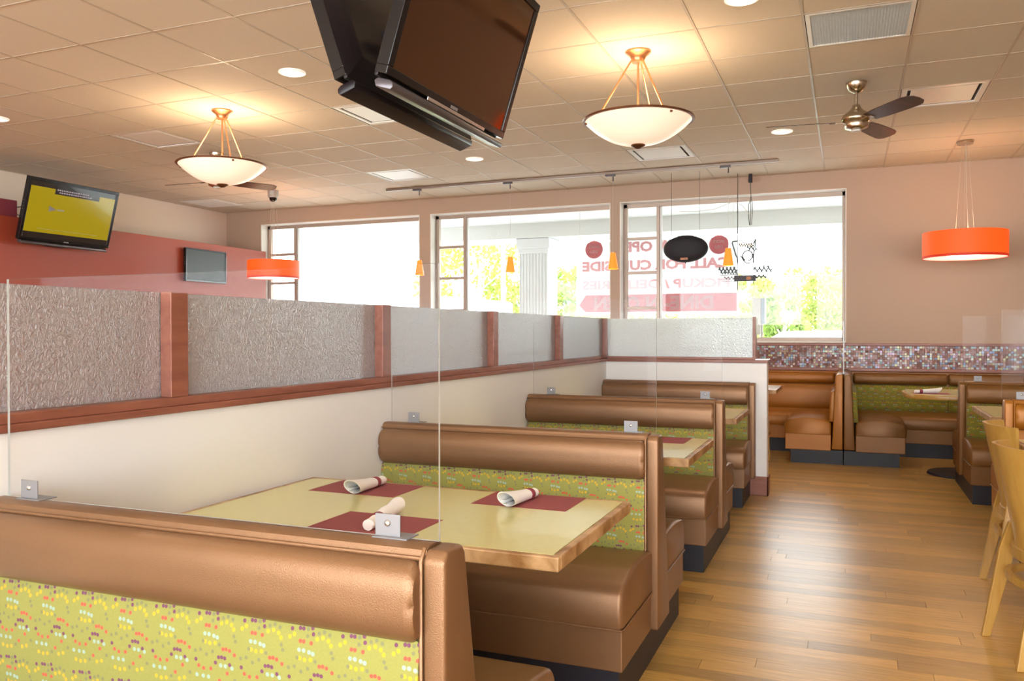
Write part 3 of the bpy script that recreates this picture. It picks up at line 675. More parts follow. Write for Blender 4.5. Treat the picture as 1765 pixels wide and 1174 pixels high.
# ---------------------------------------------------------------- televisions
def tv(label, loc, rot, w, h, scr, on=False, stand_bar=True, small=False, bar=None):
    bar = bar or M_silver
    t = thing('television', label, 'television', loc, rot=rot, group='wall and ceiling televisions')
    th = 0.045 if small else 0.05
    bz = 0.02 if small else 0.035; bb_ = 0.025 if small else 0.075
    f = MB(); f.box(-w/2, w/2, 0, th, bb_-0.03 if not small else 0, bb_); f.box(-w/2, w/2, 0, th, h-bz, h); f.box(-w/2, -w/2+bz, 0, th, bb_, h-bz); f.box(w/2-bz, w/2, 0, th, bb_, h-bz)
    f.build('bezel', M_blackpl, t, bevel=0.003)
    B(-w/2+bz, w/2-bz, 0.006, 0.03, bb_, h-bz).build('screen', scr, t)
    # back shell
    b = MB(); yb = th
    r = lambda i, y: [(-w/2+i, y, 0.03+i), (w/2-i, y, 0.03+i), (w/2-i, y, h-i), (-w/2+i, y, h-i)]
    b.loft([r(0.003, 0.035), r(0.003, yb), r(0.05, yb+0.025), r(0.09, yb+0.04)]); b.build('back_shell', M_backpl, t, bevel=0.004)
    if stand_bar:
        prof = [(-0.012, 0.0), (-0.018, 0.012), (-0.014, 0.026), (0.0, 0.033), (0.05, 0.033), (0.062, 0.02), (0.05, 0.0)]
        MB().loft([[(x, y, z) for y, z in prof] for x in (-w/2+0.03, w/2-0.03)]).build('speaker_bar', bar, t, bevel=0.003, smooth=True)
        B(-0.03, 0.03, -0.0015, 0.002, bb_-0.024, bb_-0.012).build('badge', M_steel, t)
        if not on: B(-0.22, 0.30, -0.004, 0.0005, 0.034, 0.047).build('trim_strip', M_chrome, t, bevel=0.001)
    else:
        B(-0.02, 0.02, -0.001, 0.002, 0.008, 0.014).build('badge', M_steel, t)
    for k in range(4): B(-w/2-0.0015, -w/2+0.001, 0.018, 0.028, h*0.5+k*0.03, h*0.5+k*0.03+0.012).build('button', M_silver, t)
    if on:
        sw, sh = w-2*bz, h-bz-bb_
        B(-sw/2+0.002, sw/2-0.002, 0.0045, 0.0055, bb_+0.06, h-bz-0.055).build('picture', M_yscreen, t)
        o = B(-sw/2+0.27*sw, -sw/2+0.80*sw, 0.003, 0.0042, h-bz-0.11, h-bz-0.02).build('caption_box', M_scrdark, t)
        c = MB(); random.seed(3)
        for r_, n_ in ((0.062, 15), (0.036, 15)):
            x = -sw/2+0.29*sw + (0.03 if r_ < 0.05 else 0)
            for k in range(n_):
                wd = random.uniform(0.012, 0.026); c.box(x, x+wd, 0.0022, 0.0028, h-bz-0.11+r_-0.02, h-bz-0.11+r_-0.006); x += wd+0.008
        c.build('caption_text', M_scrtext, t)
        a = MB().add([(-sw/2+0.235*sw, 0.003, h*0.52), (-sw/2+0.235*sw, 0.003, h*0.61), (-sw/2+0.32*sw, 0.003, h*0.56)], [(0, 2, 1)]); a.build('pointer', M_steel, t)
        B(-sw/2+0.33*sw, -sw/2+0.41*sw, 0.003, 0.004, h*0.55, h*0.575).build('caption_text', M_roof, t)
        B(-sw/2+0.14*sw, -sw/2+0.86*sw, 0.003, 0.004, bb_+0.10, bb_+0.103).build('progress_line', M_roof, t)
    return t
th_ = math.radians(17.5)
tv('large black television hanging from the ceiling with its dark screen facing the aisle', (-1.478, 2.972, 2.165), (th_, 0, PI/2), 1.035, 0.655, M_screen)
tv('large black television hanging back to back, seen from behind and below', (-1.655, 2.965, 2.165), (math.radians(19), 0, -PI/2), 1.035, 0.655, M_screen, bar=M_backpl)
tv('television on the left wall showing a yellow picture', (-8.03, 6.585, 2.27), (math.radians(16), 0, PI/2), 1.13, 0.71, M_scrdark, on=True)
tv('smaller grey-screened television mounted flat on the red wall', (-8.125, 8.87, 2.015), (0, 0, PI/2), 0.77, 0.445, M_greyscr, stand_bar=False, small=True)
# ceiling mount between the pair
t = thing('ceiling_mount', 'black pole and arms holding the pair of ceiling televisions', 'mount', (-1.60, 2.96, 3.18))
MB().lathe([(0.0, 0.0), (0.09, 0.0), (0.09, -0.012), (0.0, -0.014)], n=24).build('ceiling_plate', M_backpl, t)
MB().tube([(0, 0, -0.01), (0, 0, -0.70)], 0.024, 16).build('pole', M_backpl, t, smooth=True)
for s in (-1, 1):
    B(-0.02, 0.02, -0.28, 0.28, -0.62+s*0.12-0.012, -0.62+s*0.12+0.012).build('cross_arm', M_backpl, t, bevel=0.002)
# wall arm behind the yellow television and items on the ledge
t = thing('wall_arm', 'black bracket arm holding the yellow-picture television', 'mount', (-8.2, 6.58, 2.40))
B(0, 0.012, -0.12, 0.12, -0.12, 0.12).build('wall_plate', M_backpl, t, bevel=0.002)
MB().tube([(0.01, 0, 0), (0.10, 0.0, 0.03)], 0.015, 10).build('arm', M_backpl, t)
t = thing('ledge_box', 'dark red box on the ledge above the red wall, left of the yellow television', 'box', (-8.42, 6.08, 2.56))
B(-0.12, 0.14, -0.13, 0.13, 0.0, 0.19).build('case', M_band, t, bevel=0.008)
MB().tube([(0.10, 0.13, 0.12), (0.12, 0.22, 0.14), (0.13, 0.30, 0.06), (0.13, 0.36, 0.02)], 0.006, 6).build('cable', M_wire, t, smooth=True)
MB().tube([(0.10, 0.13, 0.06), (0.12, 0.20, 0.02), (0.13, 0.30, 0.01)], 0.005, 6).build('cable', M_wire, t, smooth=True)

# ---------------------------------------------------------------- ceiling lights and fixtures
WARM = (1.0, 0.76, 0.50)
def bowl_pendant(label, x, y, rz):
    t = thing('bowl_pendant', label, 'ceiling light', (x, y, ZC), rz, 'alabaster bowl pendants')
    MB().lathe([(0.0, 0.0), (0.085, 0.0), (0.085, -0.008), (0.055, -0.03), (0.04, -0.06), (0.042, -0.07), (0.0, -0.072)], n=28).build('canopy', M_copper, t, smooth=True)
    for k in range(3):
        a = 2*PI*k/3
        c, s = math.cos(a), math.sin(a)
        MB().tube([(0.04*c, 0.04*s, -0.05), (0.06*c, 0.06*s, -0.08), (0.27*c, 0.27*s, -0.435)], 0.006, 8).build('rod', M_copper, t, smooth=True)
        MB().lathe([(0.0, 0.008), (0.009, 0.004), (0.009, -0.006), (0.0, -0.01)], (0.345*c, 0.345*s, -0.47), 10).build('clip_knob', M_bronze, t)
    MB().tube([(0, 0, -0.07), (0, 0, -0.60)], 0.007, 8).build('rod', M_copper, t, smooth=True)
    R = 0.36
    pr = [(R*math.sin(PI/2*k/12), -0.615+0.175*(1-math.cos(PI/2*k/12))**1.0) for k in range(13)]
    outer = [(R*(k/14), -0.615+0.165*((k/14)**2.3)) for k in range(15)]
    inner = [(max(0.0, r-0.006), z+0.006) for r, z in outer]
    MB().lathe([(max(r, 0.001), z) for r, z in outer] + [(max(r, 0.001), z) for r, z in inner[::-1]], n=48).build('bowl', M_bowl, t, smooth=True)
    MB().lathe([(R-0.012, -0.447), (R+0.006, -0.447), (R+0.010, -0.452), (R+0.006, -0.460), (R-0.010, -0.460), (R-0.012, -0.447)], n=48).build('rim', M_bronze, t, smooth=True)
    MB().lathe([(0.0, -0.60), (0.045, -0.612), (0.048, -0.620), (0.03, -0.630), (0.014, -0.640), (0.0, -0.642)], n=24).build('finial', M_bronze, t, smooth=True)
    for k in range(2):
        MB().lathe([(0.0, 0.03), (0.02, 0.022), (0.028, 0.0), (0.018, -0.03), (0.0, -0.035)], (0.10*(1 if k else -1), 0, -0.52), 12).build('bulb', M_bulb, t, smooth=True)
    point('bowl_lamp', (x, y, ZC-0.36), 13, WARM, 0.14)
bowl_pendant('alabaster bowl pendant with copper rods right of the hanging televisions', -1.29, 5.385, math.radians(200))
bowl_pendant('alabaster bowl pendant with copper rods on the left side of the ceiling', -4.85, 5.48, math.radians(205))

def can(label, x, y):
    t = thing('recessed_downlight', label, 'ceiling light', (x, y, ZC), 0, 'round recessed downlights')
    MB().lathe([(0.094, 0.003), (0.096, -0.004), (0.082, -0.009), (0.078, -0.003), (0.078, 0.003)], n=36).build('trim_ring', M_cantrim, t, smooth=True)
    MB().lathe([(0.0, 0.0), (0.04, -0.0005), (0.079, -0.003)], n=30).build('reflector', M_canlens, t, smooth=True)
    MB().lathe([(0.0, -0.008), (0.02, -0.007), (0.028, -0.002), (0.03, 0.0)], n=20).build('lamp', M_bulb, t, smooth=True)
    point('downlight_or_fill_spot', (x, y, ZC-0.03), 26, (1.0, 0.91, 0.78), 0.05, spot=130)
can('recessed downlight left of the hanging televisions', -3.675, 4.865)
can('small recessed downlight beyond the hanging televisions', -3.70, 8.02)
can('recessed downlight under the left blade of the right ceiling fan', -0.567, 8.02)
can('recessed downlight at the top edge of the ceiling, right of center', -0.55, 4.75)
can('recessed downlight at the far left edge of the ceiling', -6.82, 4.93)
for x, y in ((-3.7, 1.4), (-0.55, 1.4), (2.6, 4.8), (2.6, 1.4), (2.6, 8.0)):  # unseen fill spots added outside the view, with no fixtures
    point('downlight_or_fill_spot', (x, y, ZC-0.03), 26, (1.0, 0.91, 0.78), 0.05, spot=130)

def diffuser(label, c):
    i, j = cell(*c); x, y = GX0+(i+0.5)*G, GY0+(j+0.5)*G
    t = thing('air_diffuser', label, 'ceiling vent', (x, y, ZC), 0, 'square plaque air diffusers'); h = G/2-0.013
    f = MB(); r = lambda a, z: [(-a, -a, z), (a, -a, z), (a, a, z), (-a, a, z)]
    f.loft([r(h, 0.004), r(h-0.04, 0.001), r(h-0.044, 0.008)], False); f.build('frame', M_diff, t)
    MB().loft([r(h-0.044, 0.008), r(h-0.06, 0.04), r(h-0.09, 0.05), r(0.01, 0.052)], False).build('throat', M_throat, t)
    B(-h+0.066, h-0.066, -h+0.066, h-0.066, 0.004, 0.012).build('plaque', M_diff, t, bevel=0.003)
for lab, c in zip(('square air diffuser behind the hanging televisions', 'square air diffuser beyond the televisions, nearest the track light', 'square air diffuser under the right bowl pendant', 'square air diffuser beside the right ceiling fan', 'square air diffuser left of the left bowl pendant'), diffs): diffuser(lab, c)
i, j = cell(*grille_c); x, y = GX0+(i+0.5)*G, GY0+(j+0.5)*G
t = thing('return_grille', 'grey perforated return air grille at the top right of the ceiling', 'ceiling vent', (x, y, ZC)); h = G/2-0.013
f = MB(); f.box(-h, h, -h, -h+0.02, 0, 0.012); f.box(-h, h, h-0.02, h, 0, 0.012); f.box(-h, -h+0.025, -h+0.02, h-0.02, 0, 0.012); f.box(h-0.025, h, -h+0.02, h-0.02, 0, 0.012)
f.build('frame', M_diff, t)
g = MB()
for k in range(34): g.box(-h+0.028+k*0.0165, -h+0.032+k*0.0165, -h+0.02, h-0.02, 0.003, 0.012)
for k in range(34): g.box(-h+0.025, h-0.025, -h+0.026+k*0.0167, -h+0.030+k*0.0167, 0.004, 0.012)
g.build('grille_louvers', mat('grille_grey', (0.55, 0.58, 0.58), 0.5), t, kind='stuff')
B(-h+0.02, h-0.02, -h+0.02, h-0.02, 0.013, 0.016).build('back_plate', mat('grille_back', (0.30, 0.33, 0.33), 0.7), t)
t = thing('supply_register', 'flat pale supply register on the ceiling in the far left corner', 'ceiling vent', (-8.42, 9.3, ZC))
B(-0.30, 0.30, -0.30, 0.30, -0.006, 0.0).build('frame', M_diff, t, bevel=0.002)
for k in range(9): B(-0.26, 0.26, -0.25+k*0.058, -0.215+k*0.058, -0.012, -0.006).build('louver', M_diff, t)

def fan(label, x, y, a0, drop=0.0):
    t = thing('ceiling_fan', label, 'ceiling fan', (x, y, ZC), 0, 'three-blade ceiling fans')
    MB().lathe([(0.0, 0.0), (0.075, 0.0), (0.074, -0.02), (0.055, -0.055), (0.02, -0.075), (0.0, -0.076)], n=28).build('canopy', M_nickel, t, smooth=True)
    MB().tube([(0, 0, -0.06), (0, 0, -0.20)], 0.012, 12).build('downrod', M_nickel, t, smooth=True)
    MB().lathe([(0.0, -0.16), (0.025, -0.165), (0.035, -0.19), (0.06, -0.215), (0.095, -0.24), (0.105, -0.265), (0.100, -0.285), (0.085, -0.295), (0.09, -0.31), (0.08, -0.335), (0.04, -0.350), (0.0, -0.352)], n=36).build('motor', M_nickel, t, smooth=True)
    MB().lathe([(0.0, -0.352), (0.035, -0.352), (0.035, -0.362), (0.0, -0.364)], n=20).build('hub_cap', M_diff, t, smooth=True)
    for k in range(3):
        a = a0 + k*2*PI/3; c, s = math.cos(a), math.sin(a); tl = math.radians(-13)
        def pt(r, w, zo=0.0): 
            return (r*c - w*math.cos(tl)*s, r*s + w*math.cos(tl)*c, -0.288 + w*math.sin(tl) + zo)
        pts = []
        for r, w in ((0.15, 0.055), (0.25, 0.068), (0.40, 0.075), (0.55, 0.078), (0.60, 0.070), (0.635, 0.045), (0.645, 0.0)): pts.append((r, w))
        edge = pts + [(r, -w) for r, w in pts[:-1]][::-1]
        MB().loft([[pt(r, w, -0.003) for r, w in edge], [pt(r, w, 0.003) for r, w in edge]]).build('blade', M_blade, t)
        MB().loft([[pt(0.07, w, -0.009) for w in (-0.03, 0.03)] + [pt(0.07, w, -0.005) for w in (0.03, -0.03)], [pt(0.19, w, -0.009) for w in (-0.02, 0.02)] + [pt(0.19, w, -0.004) for w in (0.02, -0.02)]]).build('blade_iron', M_nickel, t)
fan('three-blade ceiling fan on the right side, near the grey return grille', 0.056, 6.67, math.radians(-53))
fan('three-blade ceiling fan half hidden behind the left bowl pendant', -6.05, 6.75, math.radians(-58))

def drum(label, x, y, r, zt, zb, cap):
    t = thing('drum_pendant', label, 'pendant light', (x, y, ZC), 0, 'orange red drum pendants')
    if cap == 'disc': MB().lathe([(0.0, 0.0), (0.075, 0.0), (0.078, -0.012), (0.07, -0.014), (0.072, -0.030), (0.0, -0.032)], n=28).build('canopy', M_nickel, t, smooth=True)
    else:
        MB().lathe([(0.0, 0.0), (0.07, 0.0), (0.068, -0.085), (0.06, -0.095), (0.0, -0.096)], n=24).build('canopy', M_ltgrey, t, smooth=True)
        MB().lathe([(0.05, -0.095), (0.045, -0.125), (0.025, -0.145), (0.0, -0.148)], n=20).build('strain_relief', M_blackpl, t, smooth=True)
    z0, z1 = zb-ZC, zt-ZC
    MB().lathe([(r, z0), (r, z1), (r-0.004, z1), (r-0.004, z0), (r, z0)], n=56).build('lamp_shade', M_drum, t, smooth=True)
    MB().lathe([(r+0.001, z0-0.001), (r+0.001, z0+0.022), (r-0.005, z0+0.022), (r-0.005, z0-0.001), (r+0.001, z0-0.001)], n=56).build('hem_band', M_drumband, t, smooth=True)
    MB().lathe([(0.0, z0+0.004), (r-0.007, z0+0.004), (r-0.007, z0+0.008), (0.0, z0+0.008)], n=56).build('diffuser_disc', M_drumdiff, t, smooth=True)
    for k in range(3):
        a = 2*PI*k/3+0.4; MB().tube([(0.03*math.cos(a), 0.03*math.sin(a), -0.03), (r*0.25*math.cos(a), r*0.25*math.sin(a), z1)], 0.0016, 5).build('cable', M_cord, t)
        MB().tube([(0, 0, z1-0.004), ((r-0.004)*math.cos(a), (r-0.004)*math.sin(a), z1-0.004)], 0.004, 6).build('spider_arm', M_nickel, t)
    MB().tube([(0.01, 0, -0.03), (0.012, 0, z1*0.5), (0.03, 0, z1)], 0.003, 6).build('cord', M_cord, t)
    MB().lathe([(0.0, 0.05), (0.03, 0.035), (0.035, 0.0), (0.02, -0.03), (0.0, -0.035)], (0, 0, (z0+z1)/2), 14).build('bulb', M_bulb, t, smooth=True)
    point('drum_lamp', (x, y, zt-0.06), 11, (1.0, 0.80, 0.45), 0.08); point('drum_lamp', (x, y, zb-0.04), 8, (1.0, 0.75, 0.5), 0.15)
drum('orange red drum pendant over the corner table at the right', 1.055, 9.11, 0.372, 2.295, 2.045, 'disc')
drum('orange red drum pendant at the left in front of the first window', -6.94, 8.78, 0.328, 2.262, 2.035, 'box')

t = thing('light_track', 'long slim ceiling track in front of the windows holding four amber pendants', 'light track', (-3.11, 9.27, ZC))
B(-2.42, 2.42, -0.018, 0.018, -0.028, 0.0).build('rail_bar', M_track, t, bevel=0.003)
for n_, xx in zip(('leftmost, before the first wide pillar', 'in front of the fluted column', 'in front of the second pillar', 'between the oval speaker and the neon sign'), (-5.07, -3.82, -2.535, -1.235)):
    t = thing('mini_pendant', 'small amber glass cone pendant on the track, ' + n_, 'pendant light', (xx, 9.27, ZC), 0, 'amber cone pendants')
    B(-0.07, 0.045, -0.02, 0.02, -0.052, -0.028).build('adapter', M_silver, t, bevel=0.003)
    MB().tube([(0.02, 0, -0.05), (0.02, 0, -0.11)], 0.007, 8).build('stem', M_silver, t)
    MB().tube([(0.02, 0, -0.10), (0.02, 0, -0.93)], 0.0016, 5).build('cord', M_cord, t)
    MB().lathe([(0.030, -0.935), (0.060, -1.125), (0.056, -1.125), (0.027, -0.940), (0.0, -0.940)], (0.02, 0, 0), 28).build('glass_shade', M_amber, t, smooth=True)
    MB().lathe([(0.0, -0.93), (0.016, -0.94), (0.02, -0.975), (0.012, -1.0), (0.0, -1.005)], (0.02, 0.0, 0), 14).build('bulb', M_bulb, t, smooth=True)
    point('amber_lamp', (xx+0.02, 9.27, ZC-1.06), 2.0, (1.0, 0.6, 0.25), 0.03)

# ---------------------------------------------------------------- hanging speaker, neon sign, power cord
t = thing('hanging_speaker', 'black oval loudspeaker hanging on wires before the third window', 'speaker', (-1.74, 9.6, 2.29))
nu, nv = 40, 16; rings = []
for i in range(nv+1):
    a = -PI/2 + PI*i/nv; cc = max(0.001, math.cos(a)**0.7 if math.cos(a) > 0 else 0.001)
    rings.append([(0.258*cc*math.cos(2*PI*k/nu), 0.10*math.sin(a), 0.158*cc*math.sin(2*PI*k/nu)) for k in range(nu)])
MB().loft(rings, True).build('cabinet', mat('black_grille_cloth', (0.012, 0.012, 0.018), 0.7, bump=0.5, bscale=500), t, smooth=True)
B(-0.045, 0.042, -0.094, -0.08, -0.135, -0.108).build('badge', M_bronze, t, bevel=0.002)
MB().tube([(0, 0, -0.155), (0, 0, -0.17)], 0.006, 8).build('knob', M_backpl, t)
for x in (-0.165, 0.16): MB().tube([(x, 0, 0.125), (x, 0, 0.885)], 0.0022, 5).build('hanging_wire', M_wire, t)
t = thing('speaker_cable', 'thin cable sagging from the speaker to the neon sign along the window head', 'cable', (-1.74, 9.75, 2.7))
MB().tube([(-0.1, 0, 0.05), (0.1, 0, 0.035), (0.3, 0.05, 0.06), (0.5, 0.1, 0.14), (0.60, 0.15, 0.10), (0.66, 0.2, 0.02), (0.69, 0.3, -0.04)], 0.003, 6).build('cord', M_cord, t, smooth=True)

t = thing('neon_sign', 'unlit neon window sign seen from behind, with black transformer and bent tubes', 'neon sign', (-1.11, 9.92, 1.95))
B(-0.12, 0.125, -0.035, 0.035, -0.03, 0.035).build('transformer', M_backpl, t, bevel=0.006)
B(0.02, 0.07, -0.037, -0.034, -0.018, 0.02).build('rating_plate', M_bronze, t)
fm = MB()
for x, z1 in ((-0.085, 1.23), (0.095, 0.42)): fm.tube([(x, 0.02, -0.13 if x < 0 else -0.06), (x, 0.02, z1)], 0.005, 6)
fm.tube([(-0.29, 0.02, 0.045), (-0.08, 0.02, 0.05)], 0.003, 6); fm.tube([(-0.32, 0.02, 0.00), (-0.10, 0.02, -0.005)], 0.002, 6)
fm.tube([(-0.25, 0.02, -0.02), (-0.10, 0.02, -0.03)], 0.003, 6)
fm.build('frame_rod', M_wire, t)
M_ntube = mat('painted_neon_tube', (0.03, 0.05, 0.045), 0.4)
M_ntube2 = mat('amber_tube_paint', (0.30, 0.20, 0.04), 0.3)
def squiggle(x0, x1, z, amp, turns, r=0.008, m=M_ntube, ph=0.0):
    n = int(turns*12); MB().tube([(x0+(x1-x0)*k/n + 0.010*math.sin(2*PI*turns*k/n*2+ph), 0.0, z+amp*math.sin(2*PI*turns*k/n+ph)) for k in range(n+1)], r, 6).build('neon_tube', m, t, smooth=True)
squiggle(-0.07, 0.09, 0.39, 0.018, 6, 0.006, M_ntube2); squiggle(0.02, 0.10, 0.355, 0.02, 2)
squiggle(-0.30, -0.09, 0.105, 0.032, 5); squiggle(-0.28, -0.09, 0.07, 0.014, 6, 0.004); squiggle(0.10, 0.30, 0.10, 0.03, 4); squiggle(0.10, 0.24, 0.02, 0.018, 3)
squiggle(-0.24, -0.12, 0.01, 0.016, 3, 0.004); squiggle(0.20, 0.31, 0.135, 0.01, 2, 0.005); squiggle(-0.06, 0.09, 0.12, 0.02, 2, 0.0035)
MB().tube([(-0.085, 0, 0.44), (-0.14, 0, 0.435), (-0.145, 0, 0.42), (-0.105, 0, 0.28), (-0.085, 0, 0.24), (-0.08, 0, 0.18)], 0.008, 6).build('neon_tube', M_ntube, t, smooth=True)
MB().tube([(0.03+0.055*math.cos(a), 0, 0.265+0.06*math.sin(a)) for a in [PI*1.35-k*0.32 for k in range(19)]], 0.008, 6).build('neon_tube', M_ntube, t, smooth=True)
MB().tube([(-0.05, 0, 0.27), (-0.01, 0, 0.20), (0.02, 0, 0.175), (0.09, 0, 0.185), (0.10, 0, 0.31), (0.12, 0, 0.34)], 0.008, 6).build('neon_tube', M_ntube, t, smooth=True)
MB().tube([(0.095, 0, 0.40), (0.12, 0, 0.46), (0.11, 0, 0.36), (0.14, 0, 0.33)], 0.008, 6).build('neon_tube', M_ntube, t, smooth=True)

t = thing('power_cord', 'looped dark power cord with plug hanging from the ceiling near the back wall', 'cord', (-1.06, 10.02, ZC))
B(-0.022, 0.022, -0.02, 0.02, -0.10, 0.0).build('plug', M_backpl, t, bevel=0.006)
MB().tube([(0, 0, -0.10), (0.0, 0, -0.16), (0.005, 0, -0.26), (0.0, 0, -0.30), (-0.022, 0, -0.36), (-0.022, 0, -0.50), (-0.01, 0, -0.60)], 0.004, 6).build('cord_loop', M_wire, t, smooth=True)
MB().tube([(0.005, 0, -0.26), (0.02, 0, -0.34), (0.024, 0, -0.45), (0.010, 0, -0.60)], 0.004, 6).build('cord_loop', M_wire, t, smooth=True)
MB().tube([(0, 0, -0.3), (0.005, 0.0, -0.42), (-0.004, 0, -0.6)], 0.0045, 6).build('cord_loop', M_wire, t, smooth=True)

# ---------------------------------------------------------------- outside
struct(B(-60, 40, YB+0.25, 15.2, -0.3, -0.06).build('ground_walk', M_concrete))
struct(B(-60, 40, 15.2, 27, -0.35, -0.16).build('ground_parking', M_asphalt))
struct(B(-70, 50, 27, 90, -0.35, -0.10).build('ground_grass', M_grass))
can_ = MB(); can_.box(-22, 12, YB+0.25, 14.3, 3.24, 3.42); can_.box(-22, 12, 13.5, 14.3, 2.985, 3.24)
canopy = struct(can_.build('canopy_roof', M_canopy))
for x, y in ((-7.79, 12.2), (-2.6, 12.2)):
    MB().lathe([(0.0, -0.004), (0.13, -0.004), (0.15, 0.0)], (x, y, 3.24), 28).build('soffit_light', M_dkgrey, canopy)
t = thing('fluted_column', 'white fluted square column outside the middle window', 'column', (-5.13, 13.85, -0.06))
B(-0.31, 0.31, -0.31, 0.31, 2.86, 3.043).build('capital', M_column, t, bevel=0.01)
B(-0.285, 0.285, -0.285, 0.285, 2.865-0.09, 2.865).build('capital', M_column, t, bevel=0.01)
B(-0.34, 0.34, -0.34, 0.34, 0.0, 0.25).build('plinth', M_column, t, bevel=0.01)
pts = []; hw = 0.265; nfl = 9
def flutes(side):
    out = []
    for k in range(nfl):
        a = -hw + 2*hw*k/nfl; b_2 = a + 2*hw/nfl
        out += [(a+0.006, -hw), (a+0.018, -hw+0.012), (b_2-0.018, -hw+0.012), (b_2-0.006, -hw)]
    c, s = math.cos(side*PI/2), math.sin(side*PI/2)
    return [(x*c-y*s, x*s+y*c) for x, y in out]
for sd in range(4): pts += flutes(sd)
MB().loft([[(x, y, 0.25) for x, y in pts], [(x, y, 2.775) for x, y in pts]]).build('shaft', M_column, t)

def text_mesh(body, w, h):
    cu = bpy.data.curves.new('banner_text', 'FONT'); cu.body = body; cu.align_x = 'CENTER'; cu.align_y = 'CENTER'; cu.extrude = 0.0; cu.offset = 0.045; cu.resolution_u = 2
    o = bpy.data.objects.new('banner_text', cu); COL.objects.link(o); dg = bpy.context.evaluated_depsgraph_get(); me = bpy.data.meshes.new_from_object(o.evaluated_get(dg))
    bpy.data.objects.remove(o)
    xs = [v.co.x for v in me.vertices]; ys = [v.co.y for v in me.vertices]
    sx, sy = w/(max(xs)-min(xs)), h/(max(ys)-min(ys)); mx, my = (max(xs)+min(xs))/2, (max(ys)+min(ys))/2
    for v in me.vertices: v.co = Vector((-(v.co.x-mx)*sx, 0, (v.co.y-my)*sy))     # reads from the street side, mirrored from indoors
    return me
t = thing('hanging_banner', 'white banner outside with faint mirrored red lettering and round red logos', 'banner', (-2.42, 11.0, 1.57))
bw, bh = 2.18, 1.0
bn = MB(); bn.loft([[(-bw/2+bw*k/24, 0.005*math.sin(k*1.1), z) for k in range(25)] + [(-bw/2+bw*k/24, 0.003+0.005*math.sin(k*1.1), z) for k in range(24, -1, -1)] for z in (0.0, bh)]); bn.build('cloth', M_banner, t)
def btext(body, x, z, w, h, m=M_bantext, y=-0.02):
    me = text_mesh(body, w, h); me.materials.append(m); o = bpy.data.objects.new('lettering', me); COL.objects.link(o); o.parent = t; o.location = (x, y, z)
btext('NOW OPEN', 0.02, 0.915, 1.15, 0.145)
btext('CALL FOR CURBSIDE', 0.0, 0.665, 2.0, 0.14)
btext('PICKUP / DELIVERIES', 0.0, 0.405, 2.0, 0.13)
MB().loft([[(-bw/2+0.04, y, 0.13), (-bw/2+0.14, y, 0.03), (bw/2, y, 0.03), (bw/2, y, 0.27), (-bw/2+0.14, y, 0.27)] for y in (-0.0165, -0.0155)]).build('red_stripe', M_bantext, t)
btext('DINE-IN OPEN', -0.02, 0.15, 1.62, 0.19, M_banner, -0.0185)
for x in (-0.83, 0.86):
    ring = [(x+0.125*math.cos(2*PI*k/36), 0.90+0.125*math.sin(2*PI*k/36)) for k in range(36)]
    MB().loft([[(a, y, b) for a, b in ring] for y in (-0.0175, -0.0165)]).build('round_logo', M_bantext, t)
    btext("JACK'S", x, 0.935, 0.15, 0.045, M_banner, -0.0195); btext('DELI', x, 0.87, 0.10, 0.04, M_banner, -0.0195)
for x in (-bw/2+0.05, bw/2-0.05): MB().tube([(x, 0, bh), (x, 0, 1.67)], 0.003, 5).build('rope', M_cord, t)

def tree(label, x, y, h, rw, nleaf, m, seed, base=0.25, kind='tree'):
    rnd = random.Random(seed); t = thing('leafy_tree', label, 'tree', (x, y, -0.1), 0, 'trees beyond the parking lot')
    tk = MB(); tk.tube([(0, 0, 0), (0.05, 0, h*0.3), (-0.05, 0.05, h*0.6), (0, 0, h*0.85)], [0.16, 0.12, 0.08, 0.03], 8)
    for k in range(9):
        a = rnd.uniform(0, 2*PI); z = rnd.uniform(0.25, 0.6)*h
        tk.tube([(0, 0, z), (rw*0.4*math.cos(a), rw*0.4*math.sin(a), z+0.12*h), (rw*0.75*math.cos(a), rw*0.75*math.sin(a), z+0.26*h)], [0.05, 0.035, 0.015], 6)
    tk.build('trunk', M_bark, t, smooth=True)
    cl = [(rnd.uniform(-1, 1)*rw*0.8, rnd.uniform(-1, 1)*rw*0.8, h*rnd.uniform(base, 0.92), rnd.uniform(0.25, 0.5)*rw) for _ in range(16)]
    lf = MB()
    for k in range(nleaf):
        cx, cy, cz, r = rnd.choice(cl); d = Vector((rnd.gauss(0, 1), rnd.gauss(0, 1), rnd.gauss(0, 1))).normalized()*r*rnd.random()**0.4
        p = Vector((cx, cy, cz))+d; s = rnd.uniform(0.06, 0.14)
        u = Vector((rnd.gauss(0, 1), rnd.gauss(0, 1), rnd.gauss(0, 1))).normalized(); v = u.orthogonal().normalized()
        lf.add([p-u*s, p+v*s*0.6, p+u*s, p-v*s*0.6], [(0, 1, 2, 3)])
    lf.build('foliage', m, t, kind='stuff')
tree('tall loose yellow green tree behind the middle window, left of the column', -13.6, 30, 5.7, 2.2, 4200, M_leafy, 1)
tree('green bushy tree right of the utility pole', -12.0, 33, 4.6, 1.3, 2600, M_leaf, 5)
tree('rounded green tree right of the fluted column', -9.4, 30, 4.0, 1.5, 3000, M_leaf, 2)
tree('green tree seen just right of the banner', -3.3, 33, 3.7, 1.0, 2400, M_leafy, 3)
tree('yellow green tree beyond the right end of the third window', -0.75, 36.5, 3.9, 1.7, 3600, M_leafy, 4, 0.35)
tree('low green bush by the grey utility box', -1.95, 28.5, 2.9, 0.8, 1500, M_leaf, 8, 0.35)
rnd = random.Random(11)
hd = MB()
